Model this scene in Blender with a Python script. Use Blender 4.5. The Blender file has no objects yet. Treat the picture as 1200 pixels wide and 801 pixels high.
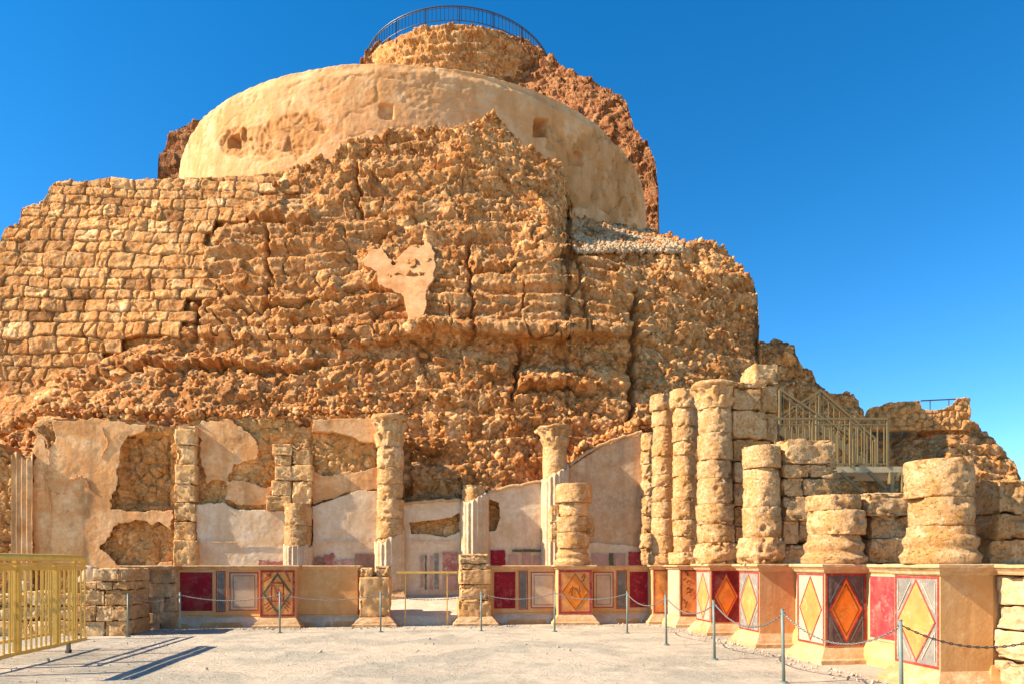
import bpy, math, random
import numpy as np
random.seed(7); RNG = np.random.RandomState(11)
R = math.radians
S = bpy.context.scene
COL = S.collection

# ------------------------------------------------------------------ camera, sky, sun
YAW = R(7.0); EYE = 1.5; F = 800.0; HOR = 660.0
cam = bpy.data.cameras.new('camera'); camo = bpy.data.objects.new('camera', cam); COL.objects.link(camo)
cam.sensor_width = 36.0; cam.lens = 24.0; cam.shift_y = (HOR - 400.5) / 1200.0
cam.clip_end = 3000; cam.clip_start = 0.1
camo.location = (0, 0, EYE); camo.rotation_euler = (R(90), 0, -YAW)
S.camera = camo

SUN = np.array((-1.23, -0.13, 0.93)); SUN = SUN / np.linalg.norm(SUN)
elev = math.asin(SUN[2]); az = math.atan2(SUN[0], SUN[1])
w = bpy.data.worlds.new('World'); S.world = w; w.use_nodes = True
nt = w.node_tree; bg = nt.nodes['Background']
sky = nt.nodes.new('ShaderNodeTexSky'); sky.sky_type = 'NISHITA'; sky.sun_disc = False
sky.sun_elevation = elev; sky.sun_rotation = az
sky.altitude = 1200; sky.air_density = 1.0; sky.dust_density = 0.0; sky.ozone_density = 3.0
hs = nt.nodes.new('ShaderNodeHueSaturation'); hs.inputs['Saturation'].default_value = 1.36; hs.inputs['Value'].default_value = .535
hs.inputs['Hue'].default_value = 0.497
nt.links.new(sky.outputs[0], hs.inputs['Color']); nt.links.new(hs.outputs[0], bg.inputs[0])
bg.inputs[1].default_value = 0.15
sl = bpy.data.lights.new('sun', 'SUN'); sl.energy = 3.9; sl.angle = R(0.5); sl.color = (1.0, 0.845, 0.68)
so = bpy.data.objects.new('sun', sl); COL.objects.link(so)
import mathutils
so.rotation_euler = mathutils.Vector(SUN).to_track_quat('Z', 'Y').to_euler()
so.location = (-20, 0, 30)
S.view_settings.view_transform = 'Standard'; S.view_settings.look = 'None'
S.view_settings.exposure = 1.58; S.view_settings.gamma = 1.0
S.render.engine = 'CYCLES'
S.cycles.max_bounces = 8; S.cycles.diffuse_bounces = 6

# ------------------------------------------------------------------ pixel <-> place helpers
cy, sy = math.cos(YAW), math.sin(YAW)
def atD(px, py, D):
    """points seen at pixel (px,py), D metres in front of the camera; arrays welcome"""
    px = np.asarray(px, float); py = np.asarray(py, float); D = np.asarray(D, float)
    X = (px - 600.) / F * D
    x = X * cy + D * sy; y = -X * sy + D * cy; z = EYE + (HOR - py) / F * D
    return np.stack(np.broadcast_arrays(x, y, z), -1)
def DofV(px, V):
    t = (np.asarray(px, float) - 600.) / F
    return V / (cy - t * sy)
def atV(px, py, V):
    return atD(px, py, DofV(px, V))
def UofV(px, V): return float(atV(px, 0, V)[0])
def ZofV(px, py, V): return float(atV(px, py, V)[2])

# ------------------------------------------------------------------ noise
def _h(ix, iy, iz, s):
    with np.errstate(over='ignore'):
        h = (ix.astype(np.uint32) * np.uint32(374761393)) ^ (iy.astype(np.uint32) * np.uint32(668265263)) ^ (iz.astype(np.uint32) * np.uint32(2147483647 - 1274126177)) ^ np.uint32((s * 974634777) & 0xffffffff)
        h = (h ^ (h >> np.uint32(13))) * np.uint32(1274126177)
        h = (h ^ (h >> np.uint32(16))) * np.uint32(2246822519)
        return h ^ (h >> np.uint32(15))
def _r(h): return (h & np.uint32(0xffffff)).astype(np.float32) / 16777216.0
def vnoise(P, seed=0):
    P = np.asarray(P, np.float64); i = np.floor(P); f = (P - i).astype(np.float32); i = i.astype(np.int64)
    f = f * f * (3 - 2 * f)
    out = 0
    for a in (0, 1):
        for b in (0, 1):
            for c in (0, 1):
                wgt = (f[..., 0] if a else 1 - f[..., 0]) * (f[..., 1] if b else 1 - f[..., 1]) * (f[..., 2] if c else 1 - f[..., 2])
                out = out + wgt * _r(_h(i[..., 0] + a, i[..., 1] + b, i[..., 2] + c, seed))
    return out * 2 - 1
def fbm(P, o=4, seed=0):
    s = 0; a = 1.0; t = 0
    for k in range(o):
        s = s + a * vnoise(P * (2.03 ** k) + 17.3 * k, seed + k); t += a; a *= .52
    return s / t
def worley(P, seed=0, jit=.95):
    P = np.asarray(P, np.float64); i = np.floor(P).astype(np.int64); f = (P - i).astype(np.float32)
    sh = P.shape[:-1]
    F1 = np.full(sh, 9., np.float32); F2 = np.full(sh, 9., np.float32)
    ID = np.zeros(sh, np.uint32); dv = np.zeros(sh + (3,), np.float32)
    for a in (-1, 0, 1):
        for b in (-1, 0, 1):
            for c in (-1, 0, 1):
                h = _h(i[..., 0] + a, i[..., 1] + b, i[..., 2] + c, seed)
                h2 = _h(i[..., 0] + a, i[..., 1] + b, i[..., 2] + c, seed + 101)
                h3 = _h(i[..., 0] + a, i[..., 1] + b, i[..., 2] + c, seed + 202)
                dx = a + .5 + jit * (_r(h) - .5) - f[..., 0]; dy = b + .5 + jit * (_r(h2) - .5) - f[..., 1]; dz = c + .5 + jit * (_r(h3) - .5) - f[..., 2]
                d = .55 * np.sqrt(dx * dx + dy * dy + dz * dz) + .6 * np.maximum(np.maximum(np.abs(dx), np.abs(dy)), np.abs(dz))
                n = d < F1
                F2 = np.where(n, F1, np.minimum(F2, d)); F1 = np.where(n, d, F1)
                ID = np.where(n, h ^ (h2 >> np.uint32(3)), ID)
                dv[n] = np.stack((dx, dy, dz), -1)[n]
    r1 = _r(ID); r2 = _r(ID * np.uint32(2654435761)); r3 = _r(ID * np.uint32(40503) + np.uint32(77))
    return F1, F2, r1, r2, r3, dv
def sst(a, b, x):
    t = np.clip((x - a) / (b - a), 0, 1); return t * t * (3 - 2 * t)
def stones(P, size, seed, tilt=.5, gap=.16):
    """height field of angular stones: random level, tilted face, sunken joints; (height, stone id value)"""
    F1, F2, r1, r2, r3, dv = worley(P / size, seed)
    e = sst(0.0, gap, F2 - F1)
    h = (r1 - .5) * .42 + tilt * ((r2 - .5) * dv[..., 0] + (r3 - .5) * dv[..., 2] * 1.2)
    # second facet so that a stone is chiselled rather than round
    h = np.minimum(h, (r1 - .5) * .42 + .16 + tilt * ((r3 - .5) * dv[..., 0] * 2.2 - (r1 - .3) * dv[..., 2] * 1.6))
    return h * size - (1 - e) * min(.28 * size, .075), r2, e

def plates(P, size, seed, tilt, pres, edge=.10, lift=.30):
    """flat faced stones of which only some are there; returns height (very low where none), id, edge"""
    F1, F2, r1, r2, r3, dv = worley(P / size, seed)
    e = sst(.015, edge, F2 - F1)
    h = lift * (.25 + r1) + tilt * ((r2 - .5) * dv[..., 0] + (r3 - .5) * dv[..., 2])
    h = np.minimum(h, lift * (.25 + r1) + .10 + tilt * ((r3 - .5) * dv[..., 0] * 2 - (r2 - .4) * dv[..., 2] * 1.8))
    h = h * size; h = h - (1 - e) * .30 * size
    q = (r1 * 7.13 + r2 * 3.7) % 1.0
    return np.where(q < pres, h, -9.0), r2, e
# ------------------------------------------------------------------ object helpers
ORG = {}
def setp(o, label=None, cat=None, group=None, kind=None):
    if label: o['label'] = label
    if cat: o['category'] = cat
    if group: o['group'] = group
    if kind: o['kind'] = kind
    return o
def thing(name, label, cat, loc=(0, 0, 0), group=None):
    o = bpy.data.objects.new(name, None); COL.objects.link(o); o.location = tuple(float(c) for c in loc); o.empty_display_size = .3
    ORG[o.name] = np.array(o.location); return setp(o, label, cat, group)
def mesh(name, V, Fc, mat, parent=None, smooth=False, attrs=None, label=None, cat=None, group=None, kind=None):
    V = np.asarray(V, np.float64).reshape(-1, 3)
    if parent is not None:
        org = ORG[parent.name]; V = V - org
    me = bpy.data.meshes.new(name)
    if isinstance(Fc, np.ndarray):
        n, k = Fc.shape
        me.vertices.add(len(V)); me.vertices.foreach_set('co', V.astype(np.float32).ravel())
        me.loops.add(n * k); me.loops.foreach_set('vertex_index', Fc.astype(np.int32).ravel())
        me.polygons.add(n); me.polygons.foreach_set('loop_start', np.arange(0, n * k, k, dtype=np.int32))
        me.update(calc_edges=True); me.validate()
    else:
        me.from_pydata([tuple(v) for v in V], [], [tuple(int(i) for i in f) for f in Fc]); me.update()
    if attrs:
        for k_, v_ in attrs.items():
            a = me.attributes.new(k_, 'FLOAT', 'POINT'); a.data.foreach_set('value', np.asarray(v_, np.float32).ravel())
    if smooth: me.shade_smooth()
    me.materials.append(mat)
    o = bpy.data.objects.new(name, me); COL.objects.link(o)
    if parent is not None:
        o.parent = parent; ORG[o.name] = ORG[parent.name]
        if parent.type == 'MESH': pass
    else:
        ORG[o.name] = np.zeros(3)
    return setp(o, label, cat, group, kind)
def merge(parts):
    Vs, Fs, n = [], [], 0
    for v, f in parts:
        v = np.asarray(v, float).reshape(-1, 3); Vs.append(v); Fs += [tuple(int(i) + n for i in q) for q in f]; n += len(v)
    return np.concatenate(Vs), Fs
def box(a, b):
    (x0, y0, z0), (x1, y1, z1) = a, b
    v = [(x0, y0, z0), (x1, y0, z0), (x1, y1, z0), (x0, y1, z0), (x0, y0, z1), (x1, y0, z1), (x1, y1, z1), (x0, y1, z1)]
    return v, [(0, 3, 2, 1), (4, 5, 6, 7), (0, 1, 5, 4), (1, 2, 6, 5), (2, 3, 7, 6), (3, 0, 4, 7)]
def tube(pts, r, n=8, closed=False):
    pts = np.asarray(pts, float); m = len(pts); V = []; up = np.array((0, 0, 1.))
    for i in range(m):
        if closed: t = pts[(i + 1) % m] - pts[i - 1]
        else: t = pts[min(i + 1, m - 1)] - pts[max(i - 1, 0)]
        t = t / np.linalg.norm(t); a = np.cross(t, up)
        if np.linalg.norm(a) < .05: a = np.cross(t, (0, 1., 0))
        a /= np.linalg.norm(a); b = np.cross(a, t)
        for k in range(n):
            q = 2 * math.pi * k / n + math.pi / n; V.append(pts[i] + r * (math.cos(q) * a + math.sin(q) * b))
    Fc = []
    for i in range(m if closed else m - 1):
        j = (i + 1) % m
        for k in range(n):
            l = (k + 1) % n; Fc.append((i * n + k, i * n + l, j * n + l, j * n + k))
    if not closed:
        Fc.append(tuple(range(n))[::-1]); Fc.append(tuple((m - 1) * n + k for k in range(n)))
    return np.array(V), Fc
def bar(p, q, w_, h_=None):
    """square section bar"""
    h_ = h_ or w_; p = np.asarray(p, float); q = np.asarray(q, float); t = q - p; t /= np.linalg.norm(t)
    up = np.array((0, 0, 1.)) if abs(t[2]) < .95 else np.array((0, 1., 0))
    a = np.cross(t, up); a /= np.linalg.norm(a); b = np.cross(a, t)
    V = []
    for c in (p, q):
        for s1, s2 in ((-1, -1), (1, -1), (1, 1), (-1, 1)): V.append(c + a * s1 * w_ / 2 + b * s2 * h_ / 2)
    return np.array(V), [(0, 1, 2, 3), (7, 6, 5, 4), (0, 4, 5, 1), (1, 5, 6, 2), (2, 6, 7, 3), (3, 7, 4, 0)]
def gridfaces(n, m):
    i = np.arange(n * m).reshape(n, m)
    return np.stack((i[:-1, :-1], i[:-1, 1:], i[1:, 1:], i[1:, :-1]), -1).reshape(-1, 4)
def normals(G):
    du = np.gradient(G, axis=1); dv = np.gradient(G, axis=0)
    n = np.cross(du, dv); n /= (np.linalg.norm(n, axis=-1, keepdims=True) + 1e-9)
    return n

# ------------------------------------------------------------------ materials
def nn(t, k, **kw):
    n = t.nodes.new(k)
    for a, b in kw.items():
        if a in n.inputs: n.inputs[a].default_value = b
        else: setattr(n, a, b)
    return n
def new_mat(name):
    m = bpy.data.materials.new(name); m.use_nodes = True; t = m.node_tree
    return m, t, t.nodes['Principled BSDF']
def noise_fac(t, pos, scale, detail=5, rough=.6, lo=.35, hi=.65, dist=0):
    n = nn(t, 'ShaderNodeTexNoise', Scale=scale, Detail=detail, Roughness=rough, Distortion=dist); t.links.new(pos, n.inputs['Vector'])
    r = nn(t, 'ShaderNodeMapRange'); r.inputs['From Min'].default_value = lo; r.inputs['From Max'].default_value = hi
    t.links.new(n.outputs['Fac'], r.inputs['Value']); return r.outputs[0], n.outputs['Fac']
def mixc(t, fac, a, b, blend='MIX'):
    m = nn(t, 'ShaderNodeMix', data_type='RGBA', blend_type=blend)
    if hasattr(fac, 'is_output') or hasattr(fac, 'links'): t.links.new(fac, m.inputs[0])
    else: m.inputs[0].default_value = fac
    for v, i in ((a, 6), (b, 7)):
        if isinstance(v, tuple): m.inputs[i].default_value = (*v, 1) if len(v) == 3 else v
        else: t.links.new(v, m.inputs[i])
    return m.outputs[2]
def stone_mat(name, base, dark, pale, scale=1.0, bump=.5, tint=False, joint=None, objrand=.18, rough=.92, grey=None, pits=0, coarse=0, streak=None):
    m, t, b = new_mat(name)
    pos = nn(t, 'ShaderNodeNewGeometry').outputs['Position']
    f1, _ = noise_fac(t, pos, .35 * scale + (.5 if streak else 0), 6, .65, .40, .62)
    f2, _ = noise_fac(t, pos, 2.2 * scale, 6, .65, .42, .66)
    f3, _ = noise_fac(t, pos, 9 * scale, 6, .75, .46, .60); f5, _ = noise_fac(t, pos, 5.3 * scale, 8, .8, .53, .60)
    c = mixc(t, f1, base, dark)
    c = mixc(t, f2, c, pale)
    mm = nn(t, 'ShaderNodeMath', operation='MULTIPLY'); mm.inputs[1].default_value = .55; t.links.new(f3, mm.inputs[0])
    c = mixc(t, mm.outputs[0], c, dark)
    m5 = nn(t, 'ShaderNodeMath', operation='MULTIPLY'); m5.inputs[1].default_value = .55 if (coarse or pits) else .2; t.links.new(f5, m5.inputs[0]); c = mixc(t, m5.outputs[0], c, tuple(min(.85, v * k) for v, k in zip(pale, (1.12, 1.2, 1.35))))
    if grey:
        fg, _ = noise_fac(t, pos, .8, 4, .6, .56, .66); c = mixc(t, fg, c, grey)
    if streak:
        mp = nn(t, 'ShaderNodeMapping'); mp.inputs['Scale'].default_value = (2.2, 2.2, .22); t.links.new(pos, mp.inputs[0]); fs, _ = noise_fac(t, mp.outputs[0], 1.0, 7, .68, .50, .66)
        ms = nn(t, 'ShaderNodeMath', operation='MULTIPLY'); ms.inputs[1].default_value = .6; t.links.new(fs, ms.inputs[0]); c = mixc(t, ms.outputs[0], c, streak)
        fb, _ = noise_fac(t, pos, 1.7, 8, .75, .54, .62); ms = nn(t, 'ShaderNodeMath', operation='MULTIPLY'); ms.inputs[1].default_value = .45; t.links.new(fb, ms.inputs[0]); c = mixc(t, ms.outputs[0], c, streak)
    if tint:
        at = nn(t, 'ShaderNodeAttribute', attribute_name='tint')
        r = nn(t, 'ShaderNodeValToRGB'); t.links.new(at.outputs['Fac'], r.inputs[0])
        e = r.color_ramp.elements; e[0].position = 0; e[0].color = (.52, .42, .34, 1); e[1].position = 1; e[1].color = (1.55, 1.62, 1.75, 1)
        for p_, col in ((.25, (1.0, .90, .78)), (.5, (1.05, 1.0, .95)), (.75, (1.15, .98, .78))):
            q = e.new(p_); q.color = (*col, 1)
        c = mixc(t, 1.0, c, r.outputs[0], 'MULTIPLY')
    if joint:
        at = nn(t, 'ShaderNodeAttribute', attribute_name='joint'); c = mixc(t, at.outputs['Fac'], c, joint)
    if objrand:
        oi = nn(t, 'ShaderNodeObjectInfo'); mr = nn(t, 'ShaderNodeMapRange'); t.links.new(oi.outputs['Random'], mr.inputs['Value'])
        mr.inputs['To Min'].default_value = 1 - objrand; mr.inputs['To Max'].default_value = 1 + objrand
        hsv = nn(t, 'ShaderNodeHueSaturation'); t.links.new(c, hsv.inputs['Color']); t.links.new(mr.outputs[0], hsv.inputs['Value']); c = hsv.outputs[0]
    t.links.new(c, b.inputs['Base Color'])
    b.inputs['Roughness'].default_value = rough; b.inputs['Specular IOR Level'].default_value = .15
    _, n1 = noise_fac(t, pos, 14 * scale, 8, .7); _, n2 = noise_fac(t, pos, 55 * scale, 4, .7)
    if pits:
        pm, _ = noise_fac(t, pos, pits, 5, .75, .56, .66); pn = nn(t, 'ShaderNodeMath', operation='MULTIPLY_ADD'); pn.inputs[1].default_value = -.55; t.links.new(pm, pn.inputs[0]); t.links.new(n1, pn.inputs[2]); n1 = pn.outputs[0]
    if coarse:
        vo = nn(t, 'ShaderNodeTexVoronoi', feature='DISTANCE_TO_EDGE', Scale=coarse); dn = nn(t, 'ShaderNodeTexNoise', Scale=coarse * .8, Detail=4); t.links.new(pos, dn.inputs['Vector'])
        mv = nn(t, 'ShaderNodeMix', data_type='VECTOR'); mv.inputs[0].default_value = .25; t.links.new(pos, mv.inputs[4]); t.links.new(dn.outputs['Color'], mv.inputs[5]); t.links.new(mv.outputs[1], vo.inputs['Vector'])
        vr = nn(t, 'ShaderNodeMapRange'); vr.inputs['From Max'].default_value = .09; t.links.new(vo.outputs['Distance'], vr.inputs['Value'])
        _, nb = noise_fac(t, pos, coarse * 1.3, 6, .7); va = nn(t, 'ShaderNodeMath', operation='MULTIPLY_ADD'); va.inputs[1].default_value = .5; t.links.new(vr.outputs[0], va.inputs[0]); t.links.new(n1, va.inputs[2])
        vb = nn(t, 'ShaderNodeMath', operation='MULTIPLY_ADD'); vb.inputs[1].default_value = .5; t.links.new(nb, vb.inputs[0]); t.links.new(va.outputs[0], vb.inputs[2]); n1 = vb.outputs[0]
    ad = nn(t, 'ShaderNodeMath', operation='MULTIPLY_ADD'); ad.inputs[1].default_value = .35; t.links.new(n2, ad.inputs[0]); t.links.new(n1, ad.inputs[2])
    bp = nn(t, 'ShaderNodeBump', Strength=bump, Distance=.06 / max(scale, .3)); t.links.new(ad.outputs[0], bp.inputs['Height']); t.links.new(bp.outputs[0], b.inputs['Normal'])
    return m
def flat_mat(name, c, worn=None, amt=.5, scale=6, bump=.15, rough=.85):
    """painted plaster: one paint colour, worn through to another in patches, slight mottling"""
    m, t, b = new_mat(name); pos = nn(t, 'ShaderNodeNewGeometry').outputs['Position']
    f1, _ = noise_fac(t, pos, scale * .6, 5, .65, .35, .7)
    c2 = tuple(v * .62 for v in c); col = mixc(t, f1, c, c2)
    if worn:
        f2, _ = noise_fac(t, pos, scale * 1.1, 10, .78, .47 + .10 * (1 - amt), .57 + .12 * (1 - amt)); mm = nn(t, 'ShaderNodeMath', operation='MULTIPLY'); mm.inputs[1].default_value = min(1, amt * 1.25)
        t.links.new(f2, mm.inputs[0]); col = mixc(t, mm.outputs[0], col, worn)
    dn = nn(t, 'ShaderNodeTexNoise', Scale=3.0, Detail=4.0); t.links.new(pos, dn.inputs['Vector']); mv = nn(t, 'ShaderNodeMix', data_type='VECTOR'); mv.inputs[0].default_value = .35; t.links.new(pos, mv.inputs[4]); t.links.new(dn.outputs['Color'], mv.inputs[5])
    vo = nn(t, 'ShaderNodeTexVoronoi', feature='DISTANCE_TO_EDGE', Scale=3.2); t.links.new(mv.outputs[1], vo.inputs['Vector']); vr = nn(t, 'ShaderNodeMapRange'); vr.inputs['From Max'].default_value = .012; vr.inputs['To Min'].default_value = .55; vr.inputs['To Max'].default_value = 0; t.links.new(vo.outputs['Distance'], vr.inputs['Value'])
    col = mixc(t, vr.outputs[0], col, tuple(v * .45 + .03 for v in c))
    f6, _ = noise_fac(t, pos, 2.3, 6, .7, .48, .66); m6 = nn(t, 'ShaderNodeMath', operation='MULTIPLY'); m6.inputs[1].default_value = .38; t.links.new(f6, m6.inputs[0]); col = mixc(t, m6.outputs[0], col, tuple(v * .6 + w_ * .4 for v, w_ in zip(c, (.50, .33, .18))))
    t.links.new(col, b.inputs['Base Color']); b.inputs['Roughness'].default_value = rough; b.inputs['Specular IOR Level'].default_value = .2
    _, n1 = noise_fac(t, pos, 40, 6, .7); bp = nn(t, 'ShaderNodeBump', Strength=bump, Distance=.02); t.links.new(n1, bp.inputs['Height']); t.links.new(bp.outputs[0], b.inputs['Normal'])
    return m
M = {}
M['cliff'] = stone_mat('cliff_rock', (.63, .285, .082), (.41, .16, .04), (.76, .47, .21), .8, .9, True, (.21, .11, .04), 0, coarse=2.6, pits=7)
M['shadedredcliff'] = stone_mat('shaded_red_cliff_rock', (.36, .15, .055), (.25, .095, .035), (.47, .25, .11), .6, .9, True, (.17, .08, .035), 0, coarse=1.6, pits=4)  # red-brown rock, its colour also darkened for the shade on the upper cliff
M['masonry'] = stone_mat('ashlar_stone', (.66, .315, .10), (.46, .20, .055), (.74, .46, .20), 1.2, .8, True, (.27, .15, .06), 0, pits=9, coarse=3)
M['rubble'] = stone_mat('rubble_stone', (.62, .32, .10), (.46, .21, .06), (.68, .44, .19), 1.5, .8, True, (.24, .135, .055), .1, pits=12, coarse=5)
M['drumplaster'] = stone_mat('round_wall_plaster', (.48, .325, .165), (.40, .25, .11), (.55, .40, .23), .35, .4, False, None, 0)
M['column'] = stone_mat('column_sandstone', (.68, .385, .155), (.56, .28, .085), (.75, .50, .25), 1.3, 1.0, False, None, .12, pits=24)
M['plaster'] = stone_mat('old_ochre_plaster', (.82, .405, .145), (.62, .28, .09), (.84, .53, .26), .9, .35, False, None, .05, streak=(.34,.17,.065))
M['whiteplaster'] = stone_mat('pale_pink_plaster', (.76, .56, .34), (.64, .43, .22), (.80, .64, .43), .8, .25, False, None, .05, streak=(.56,.35,.20))
M['tanplaster'] = stone_mat('tan_plaster', (.62, .335, .125), (.53, .265, .085), (.66, .41, .19), .8, .2, False, None, .05, streak=(.50,.27,.10))
M['cornice'] = stone_mat('cornice_stone', (.55, .34, .155), (.46, .25, .10), (.61, .42, .225), 1.6, .45, False, None, .06, pits=40)
M['paleblock'] = stone_mat('pale_block_stone', (.54, .37, .19), (.45, .27, .11), (.60, .46, .28), 1.6, .6, False, None, .1, pits=22)
M['flute'] = stone_mat('fluted_stucco', (.62, .45, .27), (.52, .33, .16), (.66, .51, .34), 1.8, .3, False, None, .05)
M['gravelslope'] = stone_mat('grey_scree', (.34, .29, .23), (.27, .21, .15), (.42, .37, .31), 2, .9, False, None, 0)
RED = (.30, .012, .022)
M['red'] = flat_mat('deep_red_paint', RED, (.45, .20, .15), .35, 5)
M['redline'] = flat_mat('red_border_paint', (.40, .035, .03), (.50, .26, .18), .45, 8)
M['brightred'] = flat_mat('rose_red_paint', (.42, .045, .05), (.52, .22, .16), .55, 5)
M['grey'] = flat_mat('slate_grey_paint', (.18, .16, .13), (.35, .30, .24), .4, 6)
M['lightgrey'] = flat_mat('pale_grey_paint', (.25, .225, .185), (.50, .45, .38), .5, 6)
M['darkgrey'] = flat_mat('dark_brown_grey_paint', (.13, .10, .085), (.24, .17, .12), .5, 6)
M['maroon'] = flat_mat('maroon_paint', (.20, .022, .022), (.32, .11, .06), .4, 6)
M['cream'] = flat_mat('cream_panel_paint', (.60, .43, .27), (.56, .36, .22), .45, 3)
M['white'] = flat_mat('white_panel_paint', (.50, .41, .28), (.58, .42, .26), .45, 4)
M['orange'] = flat_mat('vivid_orange_paint', (.88, .24, .018), (.80, .33, .07), .5, 5)
M['marbled'] = flat_mat('marbled_orange_paint', (.82, .35, .09), (.66, .17, .035), .7, 7)
M['yellow'] = flat_mat('yellow_ochre_paint', (.56, .275, .07), (.60, .40, .18), .5, 5)
M['pink'] = flat_mat('pink_paint', (.58, .33, .23), (.60, .38, .28), .6, 5)
M['faded'] = flat_mat('faded_red_paint', (.46, .14, .10), (.62, .42, .28), .7, 6)
M['green'] = flat_mat('grey_green_paint', (.13, .12, .06), (.40, .28, .14), .5, 9)
M['brownline'] = flat_mat('brown_line_paint', (.20, .07, .03), (.45, .2, .08), .3, 9)
def metal(name, c, rough=.45, met=.0):
    m, t, b = new_mat(name); pos = nn(t, 'ShaderNodeNewGeometry').outputs['Position']
    f, _ = noise_fac(t, pos, 8, 6, .7, .4, .75); col = mixc(t, f, c, tuple(v * .72 for v in c)); t.links.new(col, b.inputs['Base Color'])
    b.inputs['Roughness'].default_value = rough; b.inputs['Metallic'].default_value = met; return m
M['yellowmetal'] = metal('yellow_painted_steel', (.74, .44, .07), .45)
M['greymetal'] = metal('grey_green_painted_steel', (.17, .22, .18), .5)
M['chain'] = metal('galvanised_chain', (.22, .22, .20), .4, .6)
M['darkchain'] = metal('dark_iron_chain', (.06, .055, .05), .5, .5)
M['railmetal'] = metal('grey_blue_rail_steel', (.07, .075, .08), .4, .3)
M['khaki'] = metal('khaki_painted_steel', (.20, .14, .05), .5)
M['deck'] = metal('pale_khaki_deck_steel', (.42, .33, .18), .5)
M['tread'] = metal('grey_stair_tread', (.16, .15, .13), .6, .3)
def ground_mat():
    m, t, b = new_mat('courtyard_ground'); pos = nn(t, 'ShaderNodeNewGeometry').outputs['Position']
    f1, _ = noise_fac(t, pos, .45, 6, .62, .40, .62); f2, _ = noise_fac(t, pos, 3.0, 8, .7, .46, .66); f3, _ = noise_fac(t, pos, 34, 5, .8, .48, .60)
    c = mixc(t, f1, (.58, .48, .34), (.48, .43, .325)); c = mixc(t, f2, c, (.62, .54, .395))
    # greenish gravel patches
    g, _ = noise_fac(t, pos, .7, 3, .5, .48, .58); mu = nn(t, 'ShaderNodeMath', operation='MULTIPLY'); t.links.new(g, mu.inputs[0]); t.links.new(f3, mu.inputs[1])
    c = mixc(t, mu.outputs[0], c, (.17, .17, .12))
    gm = nn(t, 'ShaderNodeMath', operation='MULTIPLY'); gm.inputs[1].default_value = .45; t.links.new(g, gm.inputs[0]); c = mixc(t, gm.outputs[0], c, (.40, .37, .29))
    f4, _ = noise_fac(t, pos, 90, 3, .7, .55, .75); c = mixc(t, f4, c, (.36, .28, .19))
    t.links.new(c, b.inputs['Base Color']); b.inputs['Roughness'].default_value = .95; b.inputs['Specular IOR Level'].default_value = .1
    sp = nn(t, 'ShaderNodeSeparateXYZ'); t.links.new(pos, sp.inputs[0]); dn = nn(t, 'ShaderNodeTexNoise', Scale=1.1, Detail=5.0); t.links.new(pos, dn.inputs['Vector'])
    y2 = nn(t, 'ShaderNodeMath', operation='MULTIPLY_ADD'); y2.inputs[1].default_value = 3.5; t.links.new(dn.outputs['Fac'], y2.inputs[0]); t.links.new(sp.outputs['Y'], y2.inputs[2])
    mr = nn(t, 'ShaderNodeMapRange'); mr.inputs['From Min'].default_value = 16.2; mr.inputs['From Max'].default_value = 17.6; mr.inputs['To Max'].default_value = .65; t.links.new(y2.outputs[0], mr.inputs['Value']); c = mixc(t, mr.outputs[0], c, (.62, .44, .25))
    x2 = nn(t, 'ShaderNodeMath', operation='MULTIPLY_ADD'); x2.inputs[1].default_value = 3.0; t.links.new(dn.outputs['Fac'], x2.inputs[0]); t.links.new(sp.outputs['X'], x2.inputs[2])
    mr = nn(t, 'ShaderNodeMapRange'); mr.inputs['From Min'].default_value = 4.4; mr.inputs['From Max'].default_value = 5.6; mr.inputs['To Max'].default_value = .65; t.links.new(x2.outputs[0], mr.inputs['Value']); c = mixc(t, mr.outputs[0], c, (.62, .44, .25))
    _, n1 = noise_fac(t, pos, 30, 8, .75); _, n0 = noise_fac(t, pos, 3, 4, .6)
    ad = nn(t, 'ShaderNodeMath', operation='MULTIPLY_ADD'); ad.inputs[1].default_value = 2.0; t.links.new(n0, ad.inputs[0]); t.links.new(n1, ad.inputs[2])
    bp = nn(t, 'ShaderNodeBump', Strength=.9, Distance=.05); t.links.new(ad.outputs[0], bp.inputs['Height']); t.links.new(bp.outputs[0], b.inputs['Normal'])
    return m
M['ground'] = ground_mat()

# ------------------------------------------------------------------ ground
def ground():
    xs = np.concatenate(([-900, -300, -100, -40, -20], np.arange(-12, 9.01, .12), [14, 30, 100, 300, 900])); ys = np.concatenate(([-900, -300, -60, -10, 0], np.arange(4, 20.01, .12), [26, 40, 100, 300, 900]))
    X, Y = np.meshgrid(xs, ys); P = np.stack((X, Y, X * 0), -1)
    near = ((X > -13) & (X < 10) & (Y > 3) & (Y < 21))
    P[..., 2] = np.where(near, .012 * fbm(P * .9, 4, 5) + .006 * fbm(P * 7, 3, 8), 0) - .01
    mesh('ground', P, gridfaces(*X.shape), M['ground'], smooth=True, kind='structure')
ground()

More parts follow.
